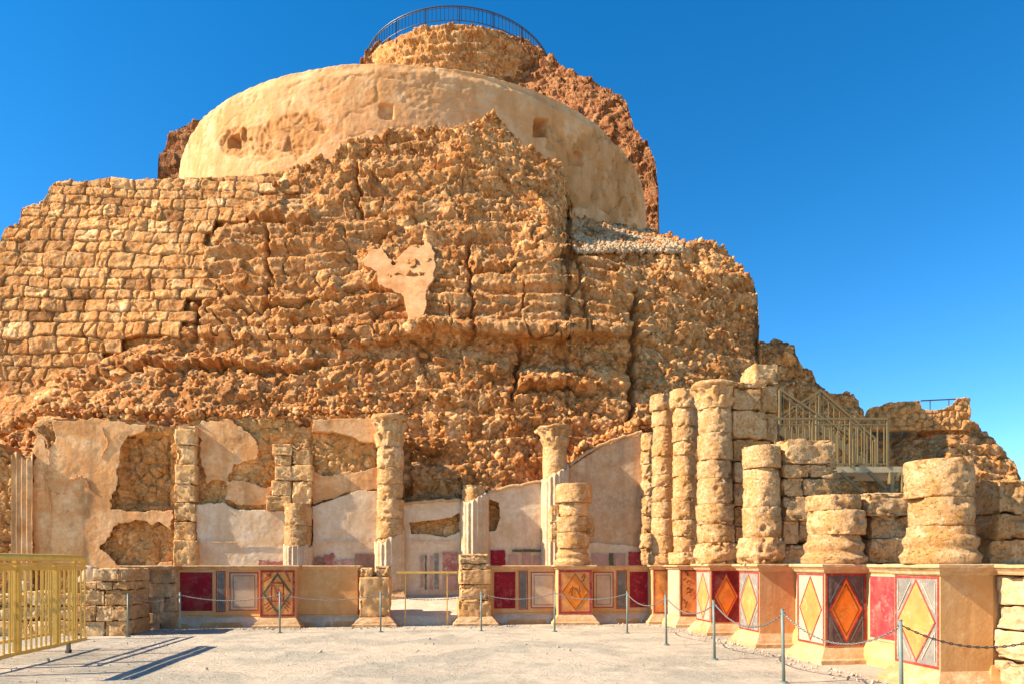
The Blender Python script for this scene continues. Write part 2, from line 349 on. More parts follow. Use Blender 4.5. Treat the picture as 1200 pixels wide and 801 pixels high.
# ------------------------------------------------------------------ sheets with skirts
def build_sheet(name, G, keep, mat, parent=None, attrs=None, back=.5, **kw):
    """G (n,m,3) grid; keep = vertex mask or None. Adds a skirt going away from the camera so the edge has thickness"""
    n, m = G.shape[:2]; Fc = gridfaces(n, m); V = G.reshape(-1, 3)
    A = {k: np.asarray(v).reshape(-1) for k, v in (attrs or {}).items()}
    if keep is not None:
        kf = keep.reshape(-1)[Fc].all(1); Fc = Fc[kf]
    used = np.zeros(len(V), bool); used[Fc.ravel()] = True
    idx = np.cumsum(used) - 1; V = V[used]; Fc = idx[Fc]; A = {k: v[used] for k, v in A.items()}
    e = np.concatenate((Fc[:, [0, 1]], Fc[:, [1, 2]], Fc[:, [2, 3]], Fc[:, [3, 0]]))
    key = np.sort(e, 1); k1 = key[:, 0].astype(np.int64) * len(V) + key[:, 1]
    u, inv, cnt = np.unique(k1, return_inverse=True, return_counts=True)
    be = e[cnt[inv] == 1]
    bv = np.unique(be); mp = -np.ones(len(V), int); mp[bv] = len(V) + np.arange(len(bv))
    d = V[bv] - np.array((0, 0, EYE)); d /= np.linalg.norm(d, axis=1, keepdims=True); d[:, 2] *= .2
    V2 = V[bv] + d * back
    Fs = np.stack((be[:, 1], be[:, 0], mp[be[:, 0]], mp[be[:, 1]]), -1)
    V = np.concatenate((V, V2)); A = {k: np.concatenate((v, v[bv])) for k, v in A.items()}
    return mesh(name, V, np.concatenate((Fc, Fs)), mat, parent, attrs=A, **kw)

def interp2(xk, yk, T, x, y):
    xk = np.asarray(xk, float); yk = np.asarray(yk, float); T = np.asarray(T, float)
    x = np.clip(x, xk[0], xk[-1]); y = np.clip(y, yk[0], yk[-1])
    i = np.clip(np.searchsorted(xk, x, 'right') - 1, 0, len(xk) - 2); j = np.clip(np.searchsorted(yk, y, 'right') - 1, 0, len(yk) - 2)
    fx = (x - xk[i]) / (xk[i + 1] - xk[i]); fy = (y - yk[j]) / (yk[j + 1] - yk[j])
    fx = fx * fx * (3 - 2 * fx) * .6 + fx * .4
    return (T[j, i] * (1 - fx) + T[j, i + 1] * fx) * (1 - fy) + (T[j + 1, i] * (1 - fx) + T[j + 1, i + 1] * fx) * fy

# front massif: distance table over the part of the view it fills
PXK = [-160, 0, 120, 240, 380, 520, 640, 700, 770, 830, 890]
PYK = [145, 200, 258, 290, 330, 392, 404, 450, 495, 560, 700]
DT = np.array([
 [24.5, 24.5, 24.8, 25.2, 25.6, 26.3, 26.8, 31, 35, 35, 35],
 [24.0, 24.0, 24.3, 24.6, 25.0, 25.4, 26.2, 31, 35, 35, 35],
 [23.4, 23.4, 23.6, 23.9, 24.0, 24.2, 24.8, 30.6, 34.5, 34.5, 34.5],
 [23.0, 23.0, 23.1, 23.3, 23.3, 23.4, 24.0, 25.4, 26.6, 27.6, 28.6],
 [22.6, 22.6, 22.7, 22.8, 22.6, 22.5, 22.9, 24.0, 25.0, 26.0, 27.2],
 [22.2, 22.2, 22.2, 22.0, 21.7, 21.5, 21.8, 22.6, 23.8, 24.8, 26.2],
 [22.1, 22.1, 22.2, 22.1, 21.85, 21.7, 22.0, 22.7, 23.7, 24.6, 26.0],
 [21.9, 21.7, 21.3, 21.3, 21.3, 21.3, 21.6, 22.0, 22.7, 23.5, 25.0],
 [21.4, 20.6, 19.9, 20.3, 20.7, 21.0, 21.3, 21.5, 21.9, 22.5, 23.6],
 [18.8, 18.9, 19.2, 19.6, 20.0, 20.4, 20.7, 20.9, 21.2, 21.6, 22.4],
 [18.6, 18.7, 19.0, 19.3, 19.7, 20.1, 20.4, 20.6, 20.9, 21.2, 21.8]])
def depth(px, py): return interp2(PXK, PYK, DT, px, py)
CREST = [(-160, 345), (-60, 300), (-10, 290), (0, 286), (8, 268), (22, 262), (26, 245), (52, 234), (58, 216), (64, 212), (100, 214), (130, 209), (150, 212), (200, 211), (290, 206), (310, 203), (345, 200), (375, 188), (385, 190), (396, 176), (420, 168), (450, 164), (470, 156), (500, 162), (520, 156), (545, 160), (560, 152), (578, 146), (590, 150), (600, 163), (612, 176), (640, 188), (655, 194), (662, 215), (668, 254), (676, 259), (720, 264), (765, 272), (785, 281), (830, 290), (848, 296), (862, 310), (868, 320), (880, 334), (884, 342), (886, 372), (888, 400), (892, 402)]
def crest(px, C=CREST): return np.interp(px, [c[0] for c in C], [c[1] for c in C])
def bandmask(px, py):
    """limestone bed: smooth, fewer loose stones"""
    top = np.interp(px, [200, 380, 520, 640, 700, 740, 780], [330, 352, 330, 300, 300, 340, 400])
    bot = np.interp(px, [200, 330, 420, 480, 560, 640, 700, 760, 790], [395, 412, 400, 390, 398, 404, 400, 404, 380])
    upper = .75 * sst(238, 262, px) * sst(440, 390, px) * sst(214, 232, py) * sst(392, 380, py) + .4 * sst(400, 440, px) * sst(650, 600, px) * sst(196, 215, py) * sst(300, 290, py)
    m1 = sst(0, 10, py - top) * sst(0, 6, bot - py) * sst(180, 240, px) * sst(0, 30, 780 - px)
    return np.maximum(m1, upper)
def rocky(G, amp=1.0, band=0, seed=3, big=1.0):
    """displacement, tint and joint of a face of embedded stones"""
    P = G.reshape(-1, 3)
    warp = np.stack([fbm(P * .7 + k * 31.7, 3, seed + 40 + k) for k in range(3)], -1)
    warp2 = np.stack([fbm(P * 3.1 + k * 11.7, 2, seed + 50 + k) for k in range(3)], -1)
    Q = P + .38 * warp + .03 * warp2
    Q = Q * np.array((1, 1, 1.25))
    bm = (band.reshape(-1) if isinstance(band, np.ndarray) else np.full(len(P), band))
    h1, i1, e1 = stones(Q, 2.1 * big, seed, .85, .02)
    zone = sst(-.25, .3, fbm(P * .33, 3, seed + 9))      # where small rubble rules
    loose = np.clip(.45 + .55 * zone, 0, 1)
    pa, ia, ea = plates(Q + 5.1, 1.05 * big, seed + 1, .75, .55, .05, .16)
    pb, ib, eb = plates(Q * np.array((1, 1, 1.15)) + 2.3, .56 * big, seed + 2, .8, .62, .09, .24)
    pc, ic, ec = plates(Q + 9.7, .30 * big, seed + 3, .9, .75, .13, .34)
    pd, id_, ed = plates(Q + 13.7, .17 * big, seed + 4, .9, .8, .16, .36)
    mat = .035 * fbm(P * 2.2, 4, seed + 12)
    pa = pa * (1 - .45 * bm) - .02; pb = pb - .25 * bm; pc = pc * (.6 + .5 * loose) - .2 * bm; pd = pd * (.6 + .5 * loose) - .10 * bm
    top = np.maximum.reduce([mat, pa, pb, pc, pd])
    which = np.argmax(np.stack([mat, pa, pb, pc, pd]), 0)
    zz = P[:, 2] + .5 * fbm(P * .25, 2, seed + 20) + .05 * fbm(P * 2, 2, seed + 21); led = (zz / .9 + .35 * np.sin(zz * 1.1)) % 1.0
    strata = (.16 * bm + .17) * (sst(0, .9, led) - sst(.95, 1, led)) + .03 * bm * np.sin(zz * 22)
    fine = .030 * fbm(P * 8, 3, seed + 15) - .07 * np.clip(1 - 7 * np.abs(fbm(P * np.array((.9, .9, 1.5)), 4, seed + 14)), 0, 1) ** 1.5 - .03 * np.clip(1 - 6 * np.abs(fbm(P * 3.1 + 5, 3, seed + 16)), 0, 1)
    crack = sst(0, .018, np.abs(fbm(P * .5 + 3, 4, seed + 30)))
    d = .22 * fbm(P * .28, 3, seed + 7) + .22 * h1 + top * .90 + strata + fine - (1 - crack) * .22 * (.3 + bm)
    idv = np.choose(which, [np.full(len(P), .45), ia, ib, ic, id_])
    tint = np.clip(.5 + .9 * (idv - .5) * (1 - .4 * bm) + .22 * fbm(P * .5, 3, seed + 22) + .12 * fbm(P * 6, 3, seed + 23), 0, 1)
    jo = np.clip(np.where(which == 0, .35, 0) + .5 * (which == 1) * (1 - ea) + .5 * (which > 1) * (1 - np.choose(which, [ea, ea, eb, ec, ed])), 0, .7) * (1 - .5 * bm)
    sh = G.shape[:2]
    return (d * amp).reshape(sh), tint.reshape(sh), jo.reshape(sh)

def cliff_sheet(name, px0, px1, step, C, Dfun, py1, rows, mat, amp=1.0, band=None, seed=3, big=1.0, jag=4, rollz=.3, roll=8.0, extra=None, ret=False, mask=None, **kw):
    px = np.arange(px0, px1 + .01, step); top = crest(px, C)
    pj = np.stack((px * .05, px * 0, px * 0), -1)
    top = top + jag * fbm(pj * 2, 4, seed + 60)
    v = np.linspace(0, 1, rows)[:, None]
    PX = np.broadcast_to(px, (rows, len(px))); PY = py1 + (top[None] - py1) * v
    D = Dfun(PX, PY); G = atD(PX, PY, D)
    # roll over behind the crest
    k = 14; rr = []
    last = G[-1]; dirv = last - np.array((0, 0, EYE)); dirv[:, 2] = 0; dirv /= np.linalg.norm(dirv, axis=1, keepdims=True)
    for i in range(1, k + 1):
        s = (i / k) ** 1.5 * roll; q = last + dirv * s; q[:, 2] -= rollz * s * .35 + .2 * s * (i / k); rr.append(q)
    G = np.concatenate((G, np.array(rr)), 0)
    PXa = np.concatenate((PX, np.repeat(PX[-1:], k, 0))); PYa = np.concatenate((PY, np.repeat(PY[-1:], k, 0)))
    N = normals(G); flip = (N * (G - np.array((0, 0, EYE)))).sum(-1) > 0; N[flip] *= -1
    N = N * .45 + np.array((-sy, -cy, .15)); N /= np.linalg.norm(N, axis=-1, keepdims=True)
    # strong directions towards the viewer side, not along the sheet
    d, ti, jo = rocky(G, amp, band(PXa, PYa) if band is not None else 0., seed, big)
    if extra is not None: d = d + extra(PXa, PYa)
    fade = np.ones(G.shape[0]); fade[-k:] = np.linspace(1, .25, k)
    if mask is not None: mk = mask(PXa, PYa); d = d * (1 - .7 * mk) - .30 * mk
    G2 = G + N * (d * fade[:, None])[..., None]
    o = build_sheet(name, G2, None, mat, attrs={'tint': ti, 'joint': jo}, back=6.0, **kw)
    return (o, G2, N) if ret else o

MBY = [200, 215, 262, 300, 345, 385, 400, 420, 440, 470, 500, 540]; MBX = [340, 330, 262, 236, 222, 215, 180, 125, 75, 42, 15, -10]
def crackline(px, py, pts, w_=2.2, depth_=.4, step=0., below=22):
    xs = [p[0] for p in pts]; ys = [p[1] for p in pts]; y = np.interp(px, xs, ys) + 2.5 * np.sin(px * .13) + 1.5 * np.sin(px * .41 + 1)
    m = sst(xs[0] - 6, xs[0] + 10, px) * sst(xs[-1] + 6, xs[-1] - 10, px); dy = py - y
    return m * (-depth_ * np.exp(-(dy / w_) ** 2) + step * sst(2, -1, dy) * sst(-below, -2, dy))
def vcrack(px, py, x0, x1, y0, y1, w_=1.8, depth_=.4):
    x = x0 + (x1 - x0) * np.clip((py - y0) / (y1 - y0), 0, 1) + 2 * np.sin(py * .2) + 1.2 * np.sin(py * .53)
    return -depth_ * np.exp(-((px - x) / w_) ** 2) * sst(y0 - 4, y0 + 6, py) * sst(y1 + 4, y1 - 6, py)
def front_extra(px, py):
    # overhang over the dark bedding crack, hollow behind the lower columns, mound on the peak
    line = np.interp(px, [200, 300, 430, 470, 500, 580, 640, 690, 740, 790], [420, 414, 412, 400, 392, 396, 404, 398, 400, 420])
    d = .32 * sst(0, 3, line - py) * sst(26, 6, line - py) * sst(230, 470, px) * sst(0, 40, 800 - px)
    d = d + crackline(px, py, [(255, 262), (300, 258), (372, 268)], 3, .6, .35)
    d = d + crackline(px, py, [(380, 348), (470, 334), (560, 322), (690, 300)], 1.8, .4, .10)
    d = d + crackline(px, py, [(270, 366), (330, 364), (440, 345)], 1.8, .35, .08)
    d = d + crackline(px, py, [(150, 432), (260, 432), (330, 438), (380, 430)], 3, .5, .35)
    d = d + crackline(px, py, [(400, 216), (440, 209), (470, 212)], 3, .45, .25) + crackline(px, py, [(600, 462), (640, 452), (700, 462)], 2.5, .45, .3)
    d = d + vcrack(px, py, 548, 556, 285, 398) + vcrack(px, py, 742, 738, 345, 500, 3, .6) + vcrack(px, py, 316, 314, 270, 365) + vcrack(px, py, 610, 600, 400, 470, 2.5, .5) + vcrack(px, py, 418, 424, 195, 260) + vcrack(px, py, 236, 228, 290, 400, 3, .5) + vcrack(px, py, 672, 690, 300, 395, 2.2, .35)
    # lift the stones under the peak
    d = d + .5 * np.exp(-((px - 560) / 60) ** 2 - ((py - 190) / 40) ** 2)
    # remove displacement where the masonry wall covers
    return d
_, CG, CN = cliff_sheet('cliff', -130, 892, 1.15, CREST, depth, 705, 430, M['cliff'], 1.0, bandmask, 3, .74, 3.0, extra=front_extra, ret=True, mask=lambda x, y: sst(12, -22, x - np.interp(y, MBY, MBX)), kind='structure')

# ------------------------------------------------------------------ block masonry patterns
def courses(X, Z, ch, w0, w1, seed):
    """uneven ashlar: returns distance to the joint (m), block id value, block centre x,z, course height is jittered"""
    zmin = Z.min() - 2; zmax = Z.max() + 2
    rs = np.random.RandomState(seed); zb = [zmin]
    while zb[-1] < zmax: zb.append(zb[-1] + ch * rs.uniform(.78, 1.2))
    zb = np.array(zb); r = np.searchsorted(zb, Z) - 1
    dist = np.zeros_like(Z); bid = np.zeros_like(Z); cx = np.zeros_like(Z); cz = np.zeros_like(Z)
    for k in np.unique(r):
        m = r == k; x = X[m]; xb = [X.min() - 2 - rs.uniform(0, w1)]
        while xb[-1] < X.max() + 2: xb.append(xb[-1] + rs.uniform(w0, w1))
        xb = np.array(xb); c = np.searchsorted(xb, x) - 1
        dx = np.minimum(x - xb[c], xb[c + 1] - x); z = Z[m]; dz = np.minimum(z - zb[k], zb[k + 1] - z)
        # rounded corners
        rr = .10; a = np.clip(rr - dx, 0, None); b = np.clip(rr - dz, 0, None)
        dist[m] = np.where((a > 0) | (b > 0), rr - np.sqrt(a * a + b * b), rr + 0 * a)
        bid[m] = _r(_h(c.astype(np.int64), np.full(len(c), k), np.full(len(c), seed), 9)); cx[m] = (xb[c] + xb[c + 1]) / 2; cz[m] = (zb[k] + zb[k + 1]) / 2
    return dist, bid, cx, cz

def retaining():
    px = np.arange(-130, 352, 1.0); top = crest(px) - 1; rows = 330; v = np.linspace(0, 1, rows)[:, None]
    PX = np.broadcast_to(px, (rows, len(px))); PY = 540 + (top[None] - 540) * v
    D = np.minimum(depth(PX, PY) - .25, depth(PX * 0 + 60, PY) - .3 + 0 * PX); D = depth(PX, PY) - .12
    D = np.where(PY > 400, depth(PX, 400. + 0 * PY) - .12 - (PY - 400) * .003, D)
    G = atD(PX, PY, D); P = G
    Xc = (PX - 600) / F * D; Zc = G[..., 2]
    wx = .16 * fbm(P * 1.1, 4, 71); wz = .14 * fbm(P * .9 + 7, 4, 72)
    dist, bid, cx, cz = courses(Xc + wx, Zc + wz, .46, .36, .98, 4)
    # region test on the block's own centre
    cpx = cx / depth(60. + 0 * cx, 400. + 0 * cx) * F + 600; cpy = HOR - (cz - EYE) / (D) * F
    right = np.interp(cpy, MBY, MBX)
    keep = (cpx + 60 * (bid - .5) < right)
    e = sst(0, .035, dist)
    F1, F2, r1, r2, r3, dv = worley(P * 1.9, 33)
    d = .06 * (e - 1) + .055 * (bid - .5) + .04 * ((bid * 7.3 % 1) - .5) * (Zc - cz) * 4 + .04 * ((bid * 13.7 % 1) - .5) * (Xc - cx) * 3 + .05 * fbm(P * 5, 4, 75) + .10 * fbm(P * 1.6, 3, 76) - .05 * (1 - sst(0, .12, F2 - F1)) * (bid > .55)
    er = sst(.15, .5, fbm(P * .8, 3, 77)); d = d - .12 * er * (1 - e)
    N = np.array((-sy, -cy, 0.12)); ti = np.clip(.05 + .9 * bid + .2 * fbm(P * 2.5, 3, 78), 0, 1)
    G2 = G + N * d[..., None]
    build_sheet('retaining_wall', G2, keep, M['masonry'], attrs={'tint': ti, 'joint': (1 - e) * .75}, back=.9,
                label='high wall of weathered ashlar blocks climbing the left side of the cliff', cat='stone wall')
retaining()

# plaster patch on the cliff
def cliff_patch():
    pts = [(430, 300), (436, 292), (448, 290), (456, 300), (462, 310), (470, 296), (480, 288), (492, 290), (498, 280), (505, 283), (509, 300), (510, 312), (508, 330), (500, 345), (498, 362), (499, 373), (490, 377), (478, 373), (472, 350), (458, 338), (444, 334), (440, 322), (430, 312), (426, 305)]
    px = np.arange(420, 520, .9); py = np.arange(274, 384, .9); PX, PY = np.meshgrid(px, py)
    D = depth(PX, PY) - .42; G = atD(PX, PY, D)
    X = PX + 6 * fbm(G * 2.2, 5, 5); Y = PY + 6 * fbm(G * 2.2 + 9, 5, 6); ins = np.zeros(PX.shape, bool)
    j = len(pts) - 1
    for i in range(len(pts)):
        xi, yi = pts[i]; xj, yj = pts[j]
        c = ((yi > Y) != (yj > Y)) & (X < (xj - xi) * (Y - yi) / (yj - yi + 1e-9) + xi); ins ^= c; j = i
    G2 = G + np.array((-sy, -cy, 0)) * (.05 * fbm(G * 1.2, 4, 8))[..., None]
    build_sheet('plaster_patch', G2, ins, M['pinkplaster'], back=.5, smooth=True, label='smooth pinkish plaster patch clinging to the middle of the cliff', cat='plaster')
M['pinkplaster'] = stone_mat('pink_tan_plaster', (.58, .29, .115), (.47, .215, .075), (.62, .36, .17), 1, .3, False, None, 0, streak=(.42,.18,.06))
cliff_patch()

# other rock bodies
cliff_sheet('cliff', 845, 1030, 1.3, [(840, 380), (872, 398), (892, 402), (905, 397), (920, 402), (928, 408), (934, 428), (948, 436), (958, 452), (968, 458), (982, 460), (1000, 466), (1008, 478), (1013, 495), (1018, 530), (1030, 580)],
            lambda px, py: 29 + (600 - py) * .022 + (px - 900) * .012, 640, 200, M['cliff'], 1.0, None, 21, .9, 5, kind='structure')
def far_D(px, py):
    base = 44 + (620 - py) * .05 + np.abs(px - 1110) * .03
    return base + .5 * sst(520, 505, py) + 1.5 * sst(1085, 1050, px)
cliff_sheet('cliff', 985, 1330, 1.5, [(985, 500), (1010, 492), (1060, 492), (1110, 490), (1138, 492), (1150, 506), (1162, 514), (1176, 530), (1186, 545), (1196, 566), (1215, 610), (1260, 690), (1330, 800)],
            far_D, 720, 190, M['cliff'], 1.25, None, 25, 1.7, 5, roll=30, kind='structure')
def up_D(px, py):
    base = 46 + (250 - py) * .03
    return base + np.interp(px, [420, 500, 600, 700, 780], [1.5, 0, 0, -2, -4]) + 3 * sst(150, 90, px * 0 + py)
cliff_sheet('cliff', 424, 776, 1.2, [(420, 90), (430, 66), (440, 62), (452, 54), (470, 45), (500, 37), (540, 33), (575, 36), (600, 44), (625, 56), (645, 66), (662, 80), (680, 92), (700, 98), (715, 108), (728, 116), (737, 130), (742, 150), (750, 162), (762, 182), (768, 200), (772, 225), (771, 245), (766, 262), (764, 290), (776, 420)],
            up_D, 330, 260, M['shadedredcliff'], 1.35, None, 41, 1.5, 4, roll=9, kind='structure')
cliff_sheet('cliff', 183, 235, 1.2, [(183, 240), (187, 205), (189, 182), (197, 168), (205, 156), (216, 148), (235, 140)],
            lambda px, py: 39 + (px - 200) * 0 + (200 - py) * .02, 330, 130, M['shadedredcliff'], .8, None, 47, 1.3, 3, roll=9, kind='structure')

# ------------------------------------------------------------------ the round wall
RHO = 40.; RC = .318 * RHO; _c = atD(600 - .1307 * F, HOR, .9916 * RHO); DC = np.array((_c[0], _c[1])); ZT = EYE + .495 * RHO
def round_wall():
    root = thing('round_wall', 'plastered round wall of the terrace standing above the cliff, with two small recesses', 'round wall', (DC[0], DC[1], 10))
    cd = -DC / np.linalg.norm(DC); a0 = math.atan2(cd[1], cd[0])
    n = 1050; m = 330
    a = a0 + np.linspace(-R(102), R(102), n); z = np.linspace(10, ZT, m)
    A, Z = np.meshgrid(a, z); P = np.stack((DC[0] + RC * np.cos(A), DC[1] + RC * np.sin(A), Z), -1)
    # where is it in view
    rel = P - np.array((0, 0, EYE)); X = rel[..., 0] * cy - rel[..., 1] * sy; D = rel[..., 0] * sy + rel[..., 1] * cy
    PX = 600 + X / D * F; PY = HOR - rel[..., 2] / D * F
    s = A * RC
    Q = np.stack((s, Z, Z * 0), -1)
    d = .05 * fbm(P * .35, 4, 90) + .02 * fbm(P * 1.7, 4, 91) + .012 * fbm(P * 7, 3, 92)
    # areas where the plaster fell and blocks show
    dist, bid, cx, cz = courses(s + .08 * fbm(P, 3, 93), Z + .10 * fbm(P + 5, 3, 94), .42, .4, .95, 8)
    PX = PX + 3.2 * fbm(P * 1.3 + 4, 3, 84); PY = PY + 3.2 * fbm(P * 1.3 + 9, 3, 85)
    sh1, si1, se1 = stones(P + .1 * np.stack([fbm(P * 1.5 + q * 9, 3, 86 + q) for q in range(3)], -1), .75, 89, .9, .06)
    def blob(x, y, rx, ry): return np.exp(-((PX - x) / rx) ** 2 - ((PY - y) / ry) ** 2)
    bl = blob(350, 150, 26, 16) + .9 * blob(280, 165, 20, 16) + .75 * blob(330, 170, 60, 22) + .5 * blob(455, 132, 16, 12) + blob(705, 195, 40, 50) * .9 + .8 * blob(670, 210, 26, 26) + .7 * blob(730, 235, 24, 40) + .5 * blob(650, 165, 22, 20)
    bl = sst(.36, .50, bl * .9 + .42 * fbm(P * 1.2, 5, 95)) * sst(.12, .3, bl)
    bl = bl * (.5 + .5 * sst(-.25, .25, fbm(P * 1.5, 3, 96)))
    e = sst(0, .09, dist)
    d = d - bl * (.07 + .03 * (1 - e) * (bid > .6) - .32 * sh1 - .06 * fbm(P * 3, 3, 99)) + .02 * fbm(P * 4, 4, 88) - .03 * np.clip(1 - 6 * np.abs(fbm(P * np.array((.7, .7, 1.0)), 4, 87)), 0, 1) ** 2
    def hole(x0, x1, y0, y1, k): return k * sst(x0 - 2, x0 + 1, PX) * sst(x1 + 2, x1 - 1, PX) * sst(y0 - 2, y0 + 1, PY) * sst(y1 + 2, y1 - 1, PY)
    d = d - hole(627, 641, 141, 160, .8) - hole(446, 460, 123, 138, .16) - hole(675, 685, 178, 192, .3) - hole(268, 278, 158, 172, .4)
    d = d - .12 * sst(ZT - .45, ZT - .05, Z + .25 * fbm(P * .8, 3, 97))
    Zr = P[..., 2] + np.where(Z > ZT - .6, .07 * fbm(P * 1.6, 4, 98), 0) * sst(ZT - .6, ZT, Z)
    rad = np.stack((np.cos(A), np.sin(A), A * 0), -1); P2 = P + rad * d[..., None]; P2[..., 2] = Zr
    # top thickness
    top = P2[-1]; t1 = top - rad[-1] * 1.1; t2 = t1.copy(); t2[:, 2] -= 2.5
    P2 = np.concatenate((P2, t1[None], t2[None]))
    jo = bl * (1 - se1) * .5; ti = np.where(bl > .3, .3 + .5 * bid, .5)
    jo = np.concatenate((jo, jo[-1:] * 0, jo[-1:] * 0)); bl = np.concatenate((bl, bl[-1:] * 0 + .6, bl[-1:] * 0))
    o = mesh('wall', P2, gridfaces(m + 2, n), M['drum'], root, smooth=True, attrs={'joint': jo, 'bare': bl})
    # rubble edge of the coping
    return root
def drum_mat():
    m, t, b = new_mat('round_wall_plaster'); pos = nn(t, 'ShaderNodeNewGeometry').outputs['Position']
    f1, _ = noise_fac(t, pos, .22, 6, .62, .38, .66); f2, _ = noise_fac(t, pos, 1.3, 7, .7, .45, .7)
    mp = nn(t, 'ShaderNodeMapping'); mp.inputs['Scale'].default_value = (1.2, 1.2, .12); t.links.new(pos, mp.inputs[0]); f3, _ = noise_fac(t, mp.outputs[0], 1.0, 6, .65, .48, .68)
    c = mixc(t, f1, (.64, .355, .16), (.57, .27, .095)); c = mixc(t, f2, c, (.67, .45, .235)); mu = nn(t, 'ShaderNodeMath', operation='MULTIPLY'); mu.inputs[1].default_value = .75; t.links.new(f3, mu.inputs[0])
    c = mixc(t, mu.outputs[0], c, (.42, .22, .085))
    at = nn(t, 'ShaderNodeAttribute', attribute_name='bare'); mu2 = nn(t, 'ShaderNodeMath', operation='MULTIPLY'); mu2.inputs[1].default_value = .85; t.links.new(at.outputs['Fac'], mu2.inputs[0]); c = mixc(t, mu2.outputs[0], c, (.40, .19, .06))
    at2 = nn(t, 'ShaderNodeAttribute', attribute_name='joint'); c = mixc(t, at2.outputs['Fac'], c, (.22, .12, .05))
    t.links.new(c, b.inputs['Base Color']); b.inputs['Roughness'].default_value = .93; b.inputs['Specular IOR Level'].default_value = .1
    _, n1 = noise_fac(t, pos, 6, 8, .7); bp = nn(t, 'ShaderNodeBump', Strength=.5, Distance=.08); t.links.new(n1, bp.inputs['Height']); t.links.new(bp.outputs[0], b.inputs['Normal'])
    return m
M['drum'] = drum_mat()
round_wall()

# ------------------------------------------------------------------ rocks
def rock_mesh(seed, sub=2):
    import bmesh
    bm = bmesh.new(); bmesh.ops.create_icosphere(bm, subdivisions=sub, radius=.5)
    V = np.array([v.co[:] for v in bm.verts]); Fc = np.array([[v.index for v in f.verts] for f in bm.faces]); bm.free()
    rs = np.random.RandomState(seed)
    for k in range(15):                                  # cut flat facets
        n = rs.normal(size=3); n /= np.linalg.norm(n); c = rs.uniform(.22, .36); s = V @ n; V = V - np.outer(np.clip(s - c, 0, None), n)
    V = V * (1 + .05 * fbm(V * 3 + seed, 3, seed))[:, None] * rs.uniform(.75, 1.3, 3)
    return V, Fc
ROCKS = [rock_mesh(k) for k in range(8)]
def scatter(name, pts, sizes, mat, label_kind='stuff', seed=0, **kw):
    rs = np.random.RandomState(seed); Vs, Fs, T, n = [], [], [], 0
    for p, s in zip(pts, sizes):
        V, Fc = ROCKS[rs.randint(8)]; q, _ = np.linalg.qr(rs.normal(size=(3, 3))); W = (V @ q) * s * 1.25 + p
        Vs.append(W); Fs.append(Fc + n); T.append(np.full(len(V), rs.uniform(.1, 1))); n += len(V)
    T = np.concatenate(T)
    return mesh(name, np.concatenate(Vs), np.concatenate(Fs), mat, attrs={'tint': T, 'joint': T * 0}, kind='stuff', **kw)
def cliff_rubble():
    rs = np.random.RandomState(5); n, m = CG.shape[:2]; pts = []; sz = []
    px = np.arange(-130, 892 + .01, 1.15)[:m]
    for _ in range(5200):
        i = rs.randint(0, 430); j = rs.randint(0, m); x = px[j]; tp = crest(x); y = 705 + (tp - 705) * i / 429.
        if x < 236 and y < 400 or y > 540: continue
        if bandmask(np.array(x), np.array(y)) > .4 and rs.rand() < .9: continue
        if x < 40 and y < 500: continue
        near = np.exp(-(y - tp) / 30.)
        if rs.rand() > .35 + .6 * near + .3 * (y > 410): continue
        s = rs.uniform(.07, .19) * (1.7 if rs.rand() < .12 else 1)
        pts.append(CG[i, j] + CN[i, j] * s * .05); sz.append(s)
    # loose stones lying along the crest
    for x in np.arange(60, 885, 1.6):
        if 170 < x < 200: pass
        j = int((x + 130) / 1.15); s = rs.uniform(.08, .26) * (1.4 if 380 < x < 620 and rs.rand() < .2 else 1); 
        pts.append(CG[rs.randint(426, 434), j] + np.array((0, 0, s * .15))); sz.append(s)
    scatter('rubble', pts, sz, M['cliff'], seed=3, label='loose angular stones caught on the cliff face and along its crest', cat='rubble')
cliff_rubble()
def pebbles():
    rs = np.random.RandomState(77); pts = []; sz = []
    for _ in range(1100):
        x = rs.uniform(-7, 6.0); y = rs.uniform(7.5, 16.5)
        if rs.rand() > .35 + .65 * (vnoise(np.array([[x * .6, y * .6, 3.]]), 4)[0] > 0): continue
        s_ = rs.uniform(.008, .026) * (2.2 if rs.rand() < .03 else 1); pts.append(np.array((x, y, s_ * .15))); sz.append(s_)
    for _ in range(420):            # bits fallen along the foot of the walls
        if rs.rand() < .5: x, y = rs.uniform(-6.5, 5.6), 16.45 - abs(rs.normal() * .22)
        else: x, y = 5.75 - abs(rs.normal() * .2), rs.uniform(7, 16)
        s_ = rs.uniform(.015, .05); pts.append(np.array((x, y, s_ * .2))); sz.append(s_)
    scatter('pebbles', pts, sz, M['pebble'], seed=6, label='small pebbles and grit scattered over the courtyard floor', cat='pebbles')
M['pebble'] = stone_mat('pebble_stone', (.46, .38, .27), (.28, .24, .17), (.6, .52, .4), 6, .4, False, None, 0)
pebbles()
# the big boulder under the peak
def boulder(px, py, D, s, sc, name, label, mat=M['cliff'], seed=1):
    V, Fc = rock_mesh(seed, 4); V = V * np.array(sc) * s; V += atD(px, py, D); t = np.full(len(V), .55)
    mesh(name, V, Fc, mat, attrs={'tint': t, 'joint': t * 0}, label=label, cat='boulder')
boulder(534, 193, 25.2, 1.3, (.9, .9, 1.3), 'boulder', 'upright rounded boulder lodged just under the crest of the cliff', seed=12)

# scree on the shoulder
def scree():
    rs = np.random.RandomState(8); pts = []; sz = []
    for _ in range(1700):
        x = rs.uniform(672, 800); y = rs.uniform(crest(x) + 1, 296); D = float(depth(np.array(x), np.array(y)))
        pts.append(atD(x, y, D - .5)); sz.append(rs.uniform(.06, .22))
    scatter('scree', pts, sz, M['gravelrock'], seed=4, label='grey scree of small stones on the shoulder at the foot of the round wall', cat='scree')
M['gravelrock'] = stone_mat('scree_stone', (.50, .34, .18), (.40, .26, .13), (.56, .42, .26), 2, .8, False, None, 0)
scree()

